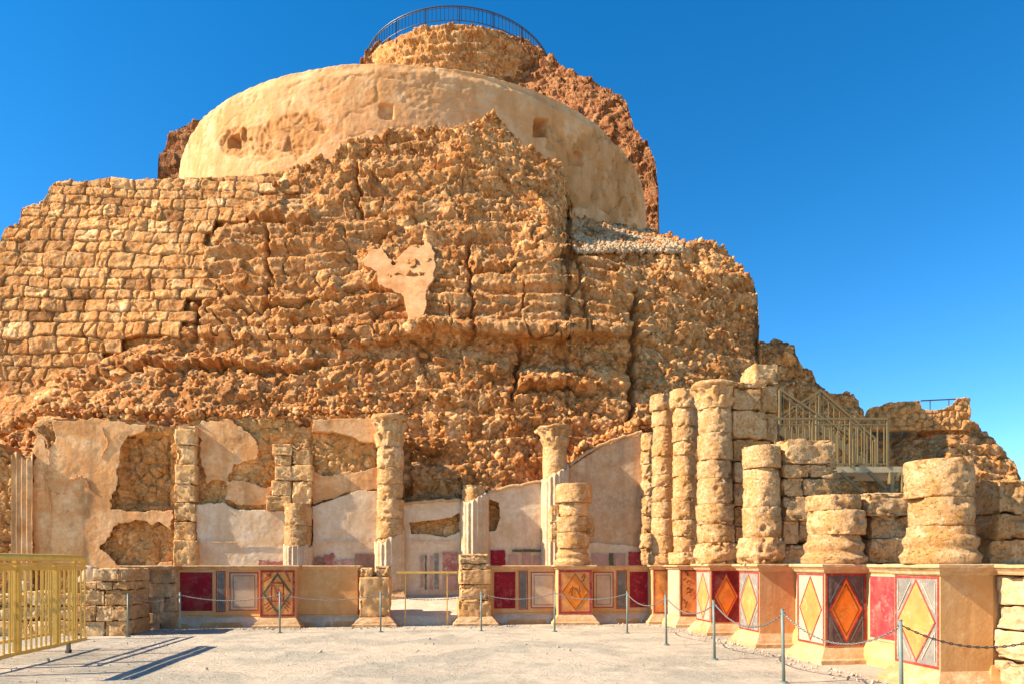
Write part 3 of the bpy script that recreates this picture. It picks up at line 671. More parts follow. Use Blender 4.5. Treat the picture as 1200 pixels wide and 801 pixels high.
# ------------------------------------------------------------------ weathered drums, blocks, lofts
def ring_solid(rings, n, cap=True):
    """rings: list of (n,3)"""
    V = np.concatenate(rings); m = len(rings); Fc = []
    for i in range(m - 1):
        for k in range(n):
            l = (k + 1) % n; Fc.append((i * n + k, i * n + l, (i + 1) * n + l, (i + 1) * n + k))
    if cap:
        Fc.append(tuple(range(n))[::-1]); Fc.append(tuple((m - 1) * n + k for k in range(n)))
    return V, Fc
def drum(c, r, z0, z1, seed=0, wear=1.0, prof=None, n=76):
    """one weathered column drum; prof = list of (t, radius factor)"""
    h = z1 - z0; k = max(8, int(h / .026)); rings = []
    rs = np.random.RandomState(seed % 100000); off = rs.uniform(-.012, .012, 2) * wear
    T = np.concatenate(([0, .006 / h], np.linspace(.03, .97, k), [1 - .006 / h, 1]))
    a = np.linspace(0, 2 * math.pi, n, endpoint=False); ec = rs.uniform(.3, 1.1); A, TT = np.meshgrid(a, T)
    PR = np.interp(TT, [p[0] for p in prof], [p[1] for p in prof]) if prof else 1 + 0 * TT
    rr = r * PR; ed = np.minimum(TT, 1 - TT) * h
    P = np.stack((c[0] + off[0] + rr * np.cos(A), c[1] + off[1] + rr * np.sin(A), z0 + TT * h), -1)
    Q = P + .05 * np.stack([fbm(P * 5 + q * 9, 2, 130 + q) for q in range(3)], -1)
    F1, F2, r1, r2, r3, dv = worley(Q / .17 + seed, 131)
    near = sst(.10 + .05 * ec, .0, ed - .06 * fbm(P * 4 + seed, 3, 133))
    chip = sst(.62 - .1 * wear, .66 - .1 * wear, r1) * near * (.018 + .035 * r2) * (1 + dv[..., 2] * 1.2)      # broken arrises
    hole = sst(.90, .93, r3) * sst(.5, .25, F1) * .03
    lam = .004 * np.sin(P[..., 2] * 70 + 3 * fbm(P * 3, 2, 134)) * sst(-.1, .3, fbm(P * 1.7 + 3, 2, 135))
    dd = -.008 * sst(.012, 0, ed) + lam + wear * (.013 * fbm(P * 2.2 + seed, 3, 3) + .012 * fbm(P * 10 + seed, 4, 4) - .014 * sst(.16, .22, fbm(P * 4.5 + seed, 4, 6)) - .008 * np.clip(1 - 8 * np.abs(fbm(P * 3 + seed, 4, 7)), 0, 1) - chip * .8 - hole)
    P[..., 0] += np.cos(A) * dd; P[..., 1] += np.sin(A) * dd; P[..., 2] += np.where(ed < .01, .006 * fbm(P * 7, 2, 5), 0)
    rings = [P[i] for i in range(len(T))]
    for e_, s_ in ((0, 1), (-1, -1)):          # ends: shrink ring to close neatly
        R0 = rings[e_].copy(); R0[:, :2] = (R0[:, :2] - c[:2]) * .6 + c[:2]
        R0[:, 2] += (-.012 if e_ == 0 else .02) * np.abs(fbm(R0 * 6, 2, 5)) * (1 if e_ else 0)
        rings = [R0] + rings if e_ == 0 else rings + [R0]
    return ring_solid(rings, n)
def block(x0, x1, y0, y1, z0, z1, seed=0, wear=1.0, rot=0, n=17, rad=.016):
    """weathered ashlar block"""
    V, Fc = [], []; c = np.array(((x0 + x1) / 2, (y0 + y1) / 2, (z0 + z1) / 2)); hs_ = np.array((x1 - x0, y1 - y0, z1 - z0)) / 2
    tt = np.concatenate(([-1], np.linspace(-.9, .9, n), [1])); g = len(tt); A, B = np.meshgrid(tt, tt); idx = 0
    for ax in range(3):
        for s in (-1, 1):
            P = np.zeros((g, g, 3)); P[..., ax] = s; P[..., (ax + 1) % 3] = A * s; P[..., (ax + 2) % 3] = B
            V.append((P * hs_).reshape(-1, 3)); Fc.append(gridfaces(g, g) + idx); idx += g * g
    V = np.concatenate(V); r_ = min(rad, hs_.min() * .6)
    q = np.clip(V, -(hs_ - r_), hs_ - r_); dlt = V - q; L = np.linalg.norm(dlt, axis=1, keepdims=True); V = q + np.where(L > 1e-9, dlt / np.maximum(L, 1e-9) * r_, 0)
    W = V + c; nrm = dlt / np.maximum(L, 1e-9)
    wq = W + .05 * np.stack([fbm(W * 5 + q * 9, 2, 140 + q) for q in range(3)], -1); F1, F2, r1, r2, r3, dv = worley(wq / .20 + seed, 141)
    edg = (np.abs(V) > (hs_ - .09)).sum(1) >= 2
    amp = wear * (.010 * fbm(W * 2.7 + seed, 4, 7) + .012 * fbm(W * 9 + seed, 4, 8) - .013 * sst(.16, .22, fbm(W * 4.5 + seed, 4, 6)) - np.where(edg, sst(.62, .68, r1) * (.008 + .02 * r2), 0) - sst(.9, .93, r3) * .02); W = W + nrm * amp[:, None]
    W[:, 2] += 0
    if rot:
        ca, sa = math.cos(rot), math.sin(rot); d = W[:, :2] - c[:2]; W[:, 0] = c[0] + d[:, 0] * ca - d[:, 1] * sa; W[:, 1] = c[1] + d[:, 0] * sa + d[:, 1] * ca
    return W, np.concatenate(Fc)
def weld(o, d=.0008):
    import bmesh
    bm = bmesh.new(); bm.from_mesh(o.data); bmesh.ops.remove_doubles(bm, verts=bm.verts, dist=d); bm.to_mesh(o.data); bm.free(); o.data.shade_smooth()
def add_block(parent, *a, mat=None, name='block', **kw):
    V, Fc = block(*a, **kw); o = mesh(name, V, Fc, mat or M['column'], parent); weld(o); return o
def add_drum(parent, c, r, z0, z1, seed, wear=1.0, prof=None, name='drum', mat=None):
    V, Fc = drum(np.array(c, float), r, z0, z1, seed, wear, prof); return mesh(name, V, Fc, mat or M['column'], parent, smooth=True)
def stack(parent, c, r, z0, z1, n, seed, wear=1.0, jr=.03, tilt=0):
    rs = np.random.RandomState(seed); hh = rs.uniform(.75, 1.25, n); hh = hh / hh.sum() * (z1 - z0); z = z0
    for i in range(n):
        rr = r * (1 + rs.uniform(-jr, jr)); add_drum(parent, (c[0] + rs.uniform(-.012, .012) + tilt * (z - z0), c[1]), rr, z, z + hh[i] - .004, seed * 31 + i, wear); z += hh[i]
def capital(parent, c, r, z0, z1, seed, name='capital'):
    n = 96; h = z1 - z0; rings = []; a = np.linspace(0, 2 * math.pi, n, endpoint=False)
    for t in np.linspace(0, 1, 26):
        low = np.maximum(0, np.cos(a * 8)) ** .6 * sst(.05, .12, t) * sst(.48, .40, t) * (.02 + .10 * max(0, (t - .08) / .36) ** 2)
        up = np.maximum(0, np.cos(a * 8 + math.pi)) ** .6 * sst(.2, .3, t) * sst(.84, .76, t) * (.02 + .12 * max(0, (t - .3) / .45) ** 2)
        aba = .09 * sst(.84, .88, t) * (1 + .25 * np.abs(np.cos(a * 2))); leaf = low + up + aba; rr = r * (.97 + .10 * t) + leaf - .02 * (t > .98)
        P = np.stack((c[0] + rr * np.cos(a), c[1] + rr * np.sin(a), np.full(n, z0 + t * h)), -1)
        dd = .035 * fbm(P * 5 + seed, 4, 13) + .02 * fbm(P * 16, 3, 14); P[:, 0] += np.cos(a) * dd; P[:, 1] += np.sin(a) * dd; P[:, 2] += (.05 * fbm(P * 3, 3, 15) if t > .9 else 0); rings.append(P)
    R0 = rings[-1].copy(); R0[:, :2] = (R0[:, :2] - np.array(c[:2])) * .5 + np.array(c[:2]); rings.append(R0)
    V, Fc = ring_solid(rings, n); return mesh(name, V, Fc, M['column'], parent, smooth=True)
def attic(parent, c, r, z0, z1, seed, mat=None):
    prof = [(0, 1.22), (.22, 1.25), (.30, 1.12), (.42, 1.06), (.55, 1.14), (.68, 1.14), (.76, 1.02), (1, 1.0)]
    return add_drum(parent, c, r, z0, z1, seed, .7, prof, 'base', mat)
def flutes(parent, c, r, z0, ztop, seed, nf=18, sub=5, half=False):
    """fluted stucco shell with a broken upper edge; ztop = function of angle or number"""
    n = nf * sub; a = np.linspace(0, 2 * math.pi, n, endpoint=False); ph = (np.arange(n) % sub) / sub
    dep = .045 * np.sin(math.pi * ph) ** .8; k = 40; rings = []
    zt = np.array([ztop(x) if callable(ztop) else ztop for x in a]); zt = zt + .10 * fbm(np.stack((np.cos(a) * 3, np.sin(a) * 3, a * 0 + seed), -1), 3, 17)
    for i in range(k):
        t = i / (k - 1); z = z0 + (zt - z0) * t; P = np.stack((c[0] + (r - dep) * np.cos(a), c[1] + (r - dep) * np.sin(a), z), -1)
        w_ = .012 * fbm(P * 6, 4, 18) - .02 * sst(.5, .9, fbm(P * 2.2, 3, 19) + .3); P[:, 0] += np.cos(a) * w_; P[:, 1] += np.sin(a) * w_; rings.append(P)
    R0 = rings[-1].copy(); R0[:, :2] = (R0[:, :2] - np.array(c[:2])) * .86 + np.array(c[:2]); rings.append(R0)
    R1 = R0.copy(); R1[:, 2] -= .3; rings.append(R1)
    V, Fc = ring_solid(rings, n, False); return mesh('fluted_stucco', V, Fc, M['flute'], parent, smooth=True)

def loft(u0, u1, v0, v1, prof, step=.07, wear=.006, seed=0):
    """moulded course round a rectangle: prof = [(outset, z), ...] bottom to top"""
    def per(o):
        a, b, c, d = u0 - o, u1 + o, v0 - o, v1 + o; L = []
        nu = max(2, int((u1 - u0) / step)); nv = max(2, int((v1 - v0) / step))
        for t in np.linspace(0, 1, nu, endpoint=False): L.append((a + (b - a) * t, c))
        for t in np.linspace(0, 1, nv, endpoint=False): L.append((b, c + (d - c) * t))
        for t in np.linspace(0, 1, nu, endpoint=False): L.append((b - (b - a) * t, d))
        for t in np.linspace(0, 1, nv, endpoint=False): L.append((a, d - (d - c) * t))
        return np.array(L)
    rings = []
    for o, z in prof:
        p = per(o); P = np.concatenate((p, np.full((len(p), 1), z)), 1)
        cc = np.array(((u0 + u1) / 2, (v0 + v1) / 2)); 
        w_ = wear * (fbm(P * 3.3 + seed, 3, 23) * 1.4 + fbm(P * 15 + seed, 2, 24)); dirn = per(.01) - per(0.); dirn /= np.linalg.norm(dirn, axis=1, keepdims=True) + 1e-9
        P[:, :2] += dirn * w_[:, None]; P[:, 2] += wear * .5 * fbm(P * 5 + 3, 2, 25) * (z > .05); rings.append(P)
    return ring_solid(rings, len(rings[0]))
CAP = lambda z0, z1, o=.10: [(0, z0), (.02, z0 + .005), (o * .35, z0 + .02), (o * .45, z0 + (z1 - z0) * .35), (o * .8, z0 + (z1 - z0) * .6), (o, z0 + (z1 - z0) * .7), (o, z1 - .012), (o - .012, z1), (-.05, z1)]
BASE = lambda o=.15, h=.24: [(o, -.03), (o, .05), (o - .01, .06), (o * .75, .075), (o * .6, .12), (o * .25, h * .8), (0, h - .005), (-.03, h)]
def add_loft(parent, name, rect, prof, mat, seed=0, wear=.006):
    V, Fc = loft(*rect, prof, seed=seed, wear=wear); return mesh(name, V, Fc, mat, parent)

# painted plates: polygons with a little thickness on a vertical face
class Face:
    """vertical face: o = corner point (x,y), a = unit direction along it, n = outward normal"""
    def __init__(s, o, a, n): s.o = np.array(o, float); s.a = np.array(a, float); s.n = np.array(n, float)
    def plate(s, name, poly, mat, parent, lift=.004, th=None, jit=0, seed=0):
        poly = [tuple(p) for p in poly]
        if jit:
            rs = np.random.RandomState(seed); out = []
            for i, p in enumerate(poly):
                q = poly[(i + 1) % len(poly)]; L = math.dist(p, q); k = max(1, int(L / .06))
                for t in range(k): out.append((p[0] + (q[0] - p[0]) * t / k + rs.uniform(-jit, jit), p[1] + (q[1] - p[1]) * t / k + rs.uniform(-jit, jit)))
            poly = out
        th = th or lift + .003; V = []
        for off in (lift, lift - th):
            for x, z in poly: b = s.o + s.a * x + s.n * off; V.append((b[0], b[1], z))
        n = len(poly); Fc = [tuple(range(n)), tuple(range(n, 2 * n))[::-1]] + [(i, i + n, (i + 1) % n + n, (i + 1) % n) for i in range(n)]
        o = mesh(name, V, Fc, mat, parent)
        import bmesh
        bm = bmesh.new(); bm.from_mesh(o.data); bmesh.ops.recalc_face_normals(bm, faces=bm.faces); bmesh.ops.triangulate(bm, faces=[f for f in bm.faces if len(f.verts) > 4]); bm.to_mesh(o.data); bm.free()
        return o
def rect(x0, x1, z0, z1): return [(x0, z0), (x1, z0), (x1, z1), (x0, z1)]
def frame_strips(x0, x1, z0, z1, w_):
    return [rect(x0, x1, z0, z0 + w_), rect(x0, x1, z1 - w_, z1), rect(x0, x0 + w_, z0 + w_, z1 - w_), rect(x1 - w_, x1, z0 + w_, z1 - w_)]
def multi_plate(face, name, polys, mat, parent, lift, jit=0, seed=0):
    os_ = []
    V, Fs, n = [], [], 0
    for k, p in enumerate(polys):
        p = list(p); m = len(p)
        for off in (lift, lift - .003):
            for x, z in p: b = face.o + face.a * x + face.n * off; V.append((b[0], b[1], z))
        Fs += [tuple(n + i for i in range(m)), tuple(n + m + i for i in range(m))[::-1]] + [(n + i, n + i + m, n + (i + 1) % m + m, n + (i + 1) % m) for i in range(m)]; n += 2 * m
    return mesh(name, V, Fs, mat, parent)
def ribbon(pts, w_):
    """one brush stroke as a mitred strip: a list holding one list of quads"""
    pts = np.array(pts, float); t = np.gradient(pts, axis=0); t /= np.linalg.norm(t, axis=1, keepdims=True); nr = np.stack((-t[:, 1], t[:, 0]), -1) * w_ / 2
    a, b = pts - nr, pts + nr
    return [[[tuple(a[i]), tuple(a[i + 1]), tuple(b[i + 1]), tuple(b[i])] for i in range(len(pts) - 1)]]
def strokes(face, name, L, mat, parent, lift):
    for k, q in enumerate(L): multi_plate(face, name, q, mat, parent, lift + .0007 * (k % 5))
def diamond(cx, cz, rx, rz): return [(cx, cz - rz), (cx + rx, cz), (cx, cz + rz), (cx - rx, cz)]
def dring(cx, cz, rx, rz, w_):
    o = diamond(cx, cz, rx, rz); k = w_ / rx * 1.3; i = diamond(cx, cz, rx * (1 - k), rz * (1 - k)); return [[o[j], o[(j + 1) % 4], i[(j + 1) % 4], i[j]] for j in range(4)]

# ------------------------------------------------------------------ painted low wall and its pedestals
ZB, ZC, ZTOP = .24, 1.36, 1.47
def diamond_panel(face, parent, w_, ground_m, dia_m, edge_m=M['redline'], inner=None, corners=None):
    z0, z1 = ZB + .02, ZC - .01; x0, x1 = .015, w_ - .015
    p = face.plate('painted_panel', rect(x0, x1, z0, z1), ground_m, parent, .005)
    multi_plate(face, 'border', frame_strips(x0, x1, z0, z1, .028), edge_m, p, .009)
    cx, cz, rx, rz = (x0 + x1) / 2, (z0 + z1) / 2, (x1 - x0) / 2 - .055, (z1 - z0) / 2 - .045
    d = face.plate('diamond', diamond(cx, cz, rx, rz), dia_m, p, .009)
    multi_plate(face, 'diamond_outline', dring(cx, cz, rx + .006, rz + .012, .018), edge_m, p, .0125)
    if inner: multi_plate(face, 'diamond_line', dring(cx, cz, rx * .8, rz * .8, .012), inner, p, .0125)
    if corners:
        L = []
        for sx, sz in ((1, 1), (1, -1), (-1, 1), (-1, -1)):
            a = (cx + sx * (rx * .98 - .0), cz + sz * rz * .22); b = (cx + sx * rx * .30, cz + sz * rz * .93); L += ribbon([a, b], .014)
            L += ribbon([a, (cx + sx * rx * .98, cz + sz * rz * .93)], .01)
        strokes(face, 'corner_line', L, corners, p, .0125)
    return p
def wiggle(x, z, dx, dz, n=6, a=.02, rs=random):
    L = []
    for i in range(n + 1): t = i / n; L.append((x + dx * t + rs.uniform(-a, a), z + dz * t + rs.uniform(-a, a)))
    return L
def pedestal(name, u0, u1, v0, v1, label, mat_body=None, zt=ZTOP, seed=0):
    t = thing(name, label, 'pedestal', ((u0 + u1) / 2, (v0 + v1) / 2, 0), 'painted pedestals of the colonnade')
    add_loft(t, 'body', (u0, u1, v0, v1), [(0, ZB - .03), (0, ZC * .5), (0, ZC + .02)], mat_body or M['tanplaster'], seed, .003)
    add_loft(t, 'base', (u0, u1, v0, v1), BASE(), M['cornice'], seed, .008)
    add_loft(t, 'cap', (u0, u1, v0, v1), CAP(ZC, zt), M['cornice'], seed, .006)
    return t
VB = 16.65; VW = 17.05           # pedestal front plane, wall front plane (back side of the court)
US = 5.96; UW = 6.65             # same for the right side
def back_face(px0, v): return Face((UofV(px0, v), v), (1, 0), (0, -1))

def back_wall_section(label, px0, px1, panels, name='low_wall', rough=None):
    u0, u1 = UofV(px0, VW), UofV(px1, VW)
    t = thing(name, label, 'low wall', ((u0 + u1) / 2, VW + .2, 0), 'low painted walls round the court')
    add_loft(t, 'wall', (u0, u1, VW, VW + .42), [(.05, -.03), (.05, .10), (.035, .14), (.03, .26), (0, .28), (0, .8), (0, ZC + .02)], M['tanplaster'], 3, .004)
    add_loft(t, 'cornice', (u0, u1, VW, VW + .42), CAP(ZC, ZTOP - .01, .08), M['cornice'], 5, .008)
    for kind, a, b in panels:
        f = back_face(a, VW); w_ = UofV(b, VW) - UofV(a, VW)
        if kind == 'red':
            p = f.plate('painted_panel', rect(0, w_, .38, 1.30), M['red'], t, .005); multi_plate(f, 'border_line', frame_strips(.05, w_ - .05, .43, 1.25, .012), M['maroon'], p, .009)
        if kind == 'grey':
            p = f.plate('painted_panel', rect(0, w_, .38, 1.30), M['grey'], t, .005); multi_plate(f, 'border_line', frame_strips(-.035, w_ + .035, .35, 1.33, .022), M['redline'], p, .009)
        if kind == 'cream':
            p = f.plate('painted_panel', rect(0, w_, .38, 1.30), M['cream'], t, .005); multi_plate(f, 'border_line', frame_strips(0, w_, .38, 1.30, .025), M['redline'], p, .009)
            multi_plate(f, 'inner_line', frame_strips(.08, w_ - .08, .46, 1.22, .012), M['darkgrey'], p, .009)
    return t
back_wall_section('left low wall with a dark red panel and a cream panel beside the green diamond pedestal', 204, 419,
    [('red', 211, 249), ('grey', 255, 262.5), ('cream', 269, 303)])
back_wall_section('middle low wall with red, grey and cream panels either side of the orange marbled pedestal', 560, 768,
    [('red', 579, 604), ('grey', 609.5, 617), ('cream', 622, 652), ('cream', 695, 719), ('grey', 724, 733), ('red', 738, 764)])

# pedestal with the green diamond
def green_diamond_pedestal():
    u0, u1 = UofV(304.5, VB), UofV(346, VB); t = pedestal('pedestal', u0, u1, VB, VW - .01, 'orange pedestal painted with a dark green diamond round a red rectangle', seed=1)
    f = Face((u0, VB), (1, 0), (0, -1)); W = u1 - u0; z0, z1 = ZB + .02, ZC - .01
    p = f.plate('painted_panel', rect(.01, W - .01, z0, z1), M['marbled'], t, .005)
    multi_plate(f, 'border', frame_strips(.01, W - .01, z0, z1, .05), M['redline'], p, .009)
    cx, cz = W / 2, (z0 + z1) / 2
    multi_plate(f, 'diamond_outline', dring(cx, cz, W * .42, (z1 - z0) * .46, .045), M['green'], p, .0125)
    multi_plate(f, 'rectangle', frame_strips(cx - .15, cx + .15, cz - .2, cz + .26, .03), M['redline'], p, .016)
    rs = random.Random(3); L = []
    for k in range(5): L += ribbon(wiggle(cx - .1 + .02 * k, cz + .2 - .07 * k, .12, -.14, rs=rs), .022)
    for sx in (-1, 1):
        for sz in (-1, 1):
            for k in range(3): L += ribbon(wiggle(cx + sx * (W * .38) - .03 * sx * k, cz + sz * (.28 + .07 * k), -sx * .12 + .03, -sz * .0 + .10, rs=rs, a=.012), .02)
    strokes(f, 'painted_vein', L, M['redline'], p, .0195)
green_diamond_pedestal()
def orange_pedestal():
    u0, u1 = UofV(654, VB), UofV(694, VB); t = pedestal('pedestal', u0, u1, VB, VW - .01, 'pedestal marbled orange with a thin brown diamond, under the short column of four drums', seed=2)
    f = Face((u0, VB), (1, 0), (0, -1)); W = u1 - u0; z0, z1 = ZB + .02, ZC - .01
    p = f.plate('painted_panel', rect(.01, W - .01, z0, z1), M['marbled'], t, .005)
    multi_plate(f, 'border', frame_strips(.01, W - .01, z0, z1, .06), M['brightred'], p, .009)
    cx, cz = W / 2, (z0 + z1) / 2
    d = f.plate('diamond', diamond(cx, cz, W * .40, .46), M['orange'], p, .009)
    multi_plate(f, 'diamond_outline', dring(cx, cz, W * .40, .46, .014), M['brownline'], p, .0125)
    rs = random.Random(5); L = []
    for (x, z, dx, dz) in ((cx - .16, cz - .04, .09, .2), (cx - .04, cz + .12, .1, -.1), (cx + .02, cz + .1, .1, -.24), (cx - .06, cz + .1, -.03, -.2), (cx + .1, cz, .03, .12), (cx + .16, cz + .34, .08, .1), (cx + .2, cz + .26, .06, .14)): L += ribbon(wiggle(x, z, dx, dz, rs=rs), .02)
    strokes(f, 'painted_vein', L, M['brownline'], p, .016)
    # short column
    c = ((u0 + u1) / 2, VB + .32)
    k = thing('column', 'short column of four thick drums standing on the orange marbled pedestal', 'column', (*c, ZTOP), 'free standing columns on the low wall')
    attic(k, c, .37, ZTOP, ZTOP + .42, 5); add_drum(k, c, .42, ZTOP + .42, 2.28, 6); add_drum(k, (c[0] - .01, c[1]), .40, 2.29, 2.68, 7); add_drum(k, (c[0] + .01, c[1]), .385, 2.69, 3.03, 8); add_drum(k, (c[0] + .05, c[1]), .47, 3.035, 3.5, 9)
    for s, zz in ((-1, 2.05), (-1, 2.55), (1, 2.2)): add_block(k, c[0] + s * .46 - .1, c[0] + s * .46 + .1, c[1] - .05, c[1] + .3, zz, zz + .45, seed=int(zz * 10), name='bracket_stone')
orange_pedestal()
def corner_pedestals():
    u0, u1 = UofV(765, VB), 6.28; t = pedestal('pedestal', u0, u1, VB, VW + .1, 'marbled orange pedestal in the far corner carrying the left of the two slim columns', seed=3)
    f = Face((u0, VB), (1, 0), (0, -1)); W = u1 - u0; z0, z1 = ZB + .02, ZC - .01
    p = f.plate('painted_panel', rect(.02, W - .01, z0, z1), M['marbled'], t, .005); multi_plate(f, 'border', frame_strips(.02, W - .01, z0, z1, .035), M['brightred'], p, .009)
    rs = random.Random(8); L = []
    for k in range(4): L += ribbon([(.06 + .1 * k, .35), (.30 + .09 * k, .62 + .1 * k)], .015) + ribbon([(.5 - .06 * k, .5), (.12, .8 + .08 * k)], .012)
    strokes(f, 'painted_vein', L, M['orange'], p, .0125)
    v0, v1 = 15.70, 16.50; t = pedestal('pedestal', US, UW, v0, v1, 'corner pedestal marbled in brown cloudy veins under the right of the two slim columns', seed=4)
    f = Face((US, v0), (1, 0), (0, -1)); W = UW - US; p = f.plate('painted_panel', rect(.02, W - .01, z0, z1), M['marbled'], t, .005); multi_plate(f, 'border', frame_strips(.02, W - .01, z0, z1, .03), M['maroon'], p, .009)
    L = []
    for k in range(9): L += ribbon(wiggle(.08 + rs.uniform(0, .3), .35 + k * .11, rs.uniform(-.1, .2), rs.uniform(-.05, .15), a=.03, rs=rs), .022)
    strokes(f, 'painted_vein', L, M['brownline'], p, .0125)
    f2 = Face((US, v1), (0, -1), (-1, 0)); f2.plate('side_panel', rect(.02, v1 - v0 - .02, z0, z1), M['cream'], t, .005)
corner_pedestals()

# broken piers either side of the gap
def broken_pier(px0, px1, label, zt, seed):
    u0, u1 = UofV(px0, VB), UofV(px1, VB); t = thing('broken_pier', label, 'pier', ((u0 + u1) / 2, VB + .2, 0), 'broken piers at the gap'); W = u1 - u0; v1 = VW + .35
    add_loft(t, 'base', (u0, u1, VB, v1), BASE(.16, .22), M['cornice'], seed, .02)
    return t, u0, u1, v1
t, u0, u1, v1 = broken_pier(421, 457, 'broken pier with a hollow rubble top, left of the gap with the yellow bar', 1.3, 3)
add_block(t, u0, u1, VB, v1, .2, 1.18, seed=4, wear=1.6, mat=M['tanplaster'], name='body', n=16)
add_block(t, u0 + .03, u0 + .3, VB + .02, v1, 1.1, 1.40, seed=5, wear=2.2); add_block(t, u1 - .34, u1 - .02, VB + .05, v1, 1.1, 1.44, seed=6, wear=2.2)
add_block(t, u0 + .1, u1 - .1, VB + .15, v1, 1.05, 1.30, seed=7, wear=2.4)
t, u0, u1, v1 = broken_pier(539, 576, 'tall pier of worn courses right of the gap with the yellow bar', 1.75, 8)
z = .2
for i, h in enumerate((.42, .38, .36, .14, .24)):
    o_ = -.02 if i % 2 else .0; add_block(t, u0 - o_ - (.05 if i < 1 else 0), u1 + o_ - (.0 if i < 4 else .08), VB + (.02 if i % 2 else 0), v1, z, z + h, seed=20 + i, wear=1.8, mat=M['tanplaster'] if i < 3 else M['column'], n=22); z += h

# left end: rough wall, pier and ruined wall behind the gate
def left_masonry():
    t = thing('low_wall', 'stained rough low wall between the left corner and the dark red panel', 'low wall', (UofV(175, 16.4), 16.6, 0), 'low painted walls round the court')
    ua, ub = UofV(146, 16.45), UofV(206, 16.95); L = 7
    rs = random.Random(2); z = -.02
    zs = [-.02, .36, .72, 1.05, 1.37]
    for r_ in range(4):
        u = ua
        while u < ub - .05:
            w_ = min(rs.uniform(.32, .62), ub - u); 
            if ub - u - w_ < .15: w_ = ub - u
            vv = 16.5 + (u - ua) / (ub - ua) * .5
            add_block(t, u, u + w_ + .02, vv, vv + .6, zs[r_], zs[r_ + 1] + .01, seed=int(u * 100) + r_, wear=1.1, mat=M['stained']); u += w_
    add_loft(t, 'cornice', (ua - .05, ub + .02, 16.62, 17.2), CAP(1.36, 1.46, .12), M['cornice'], 9, .014)
    t = thing('corner_pier', 'pier of large tawny blocks at the left corner of the court', 'pier', (UofV(125, 15.3), 15.6, 0))
    ua, ub = UofV(93, 15.2), UofV(149, 15.2); zs = [-.02, .30, .62, .95, 1.12, 1.40]
    for r_ in range(5):
        k = 2 if r_ % 2 == 0 else 3; e = [ua + (.0 if r_ < 4 else .25) + (ub - ua) * i / k for i in range(k + 1)]; e[-1] = ub
        for i in range(k): add_block(t, e[i] + .005, e[i + 1], 15.2 + rs.uniform(0, .06), 16.4, zs[r_], zs[r_ + 1] + .004, seed=300 + r_ * 5 + i, wear=1.2, mat=M['column'] if (r_ + i) % 2 else M['tawny'])
    t = thing('ruined_wall', 'knee high ruined stone wall behind the yellow gate', 'low wall', (UofV(40, 15.2), 15.4, 0))
    ua, ub = UofV(-60, 15.3), UofV(97, 15.3); zs = [-.02, .32, .62, .88]
    for r_ in range(3):
        u = ua
        while u < ub:
            w_ = rs.uniform(.3, .75); add_block(t, u, min(u + w_, ub) - .01, 15.35 + rs.uniform(0, .1), 16.0, zs[r_], zs[r_ + 1] - .01 + (rs.uniform(-.04, .06) if r_ == 2 else 0), seed=int(u * 90) + r_ + 600, wear=1.8, mat=M['tawny']); u += w_
    boulders = [(108, 676, 15.0, .75, 'rounded pale boulder on the left corner pier', 31), (135, 672, 15.0, .5, 'small boulder on the inner end of the left corner pier', 32), (24, 690, 15.2, .45, 'small round stone on the ruined wall behind the gate', 33)]
    for px, py, D, s, lab, sd in boulders: boulder(px, py, D, s, (1.2, .8, .75), 'boulder', lab, M['pale_rock'], sd)
M['stained'] = stone_mat('stained_stone', (.68, .43, .20), (.42, .23, .095), (.74, .54, .32), 1.1, .6, False, None, .06, streak=(.22,.12,.055))
M['tawny'] = stone_mat('tawny_stone', (.72, .44, .19), (.58, .32, .115), (.76, .54, .29), 1.3, .7, False, None, .12, pits=22)
M['pale_rock'] = stone_mat('pale_rock', (.52, .40, .25), (.42, .29, .15), (.6, .5, .36), 1.3, .7, False, None, .12)
left_masonry()

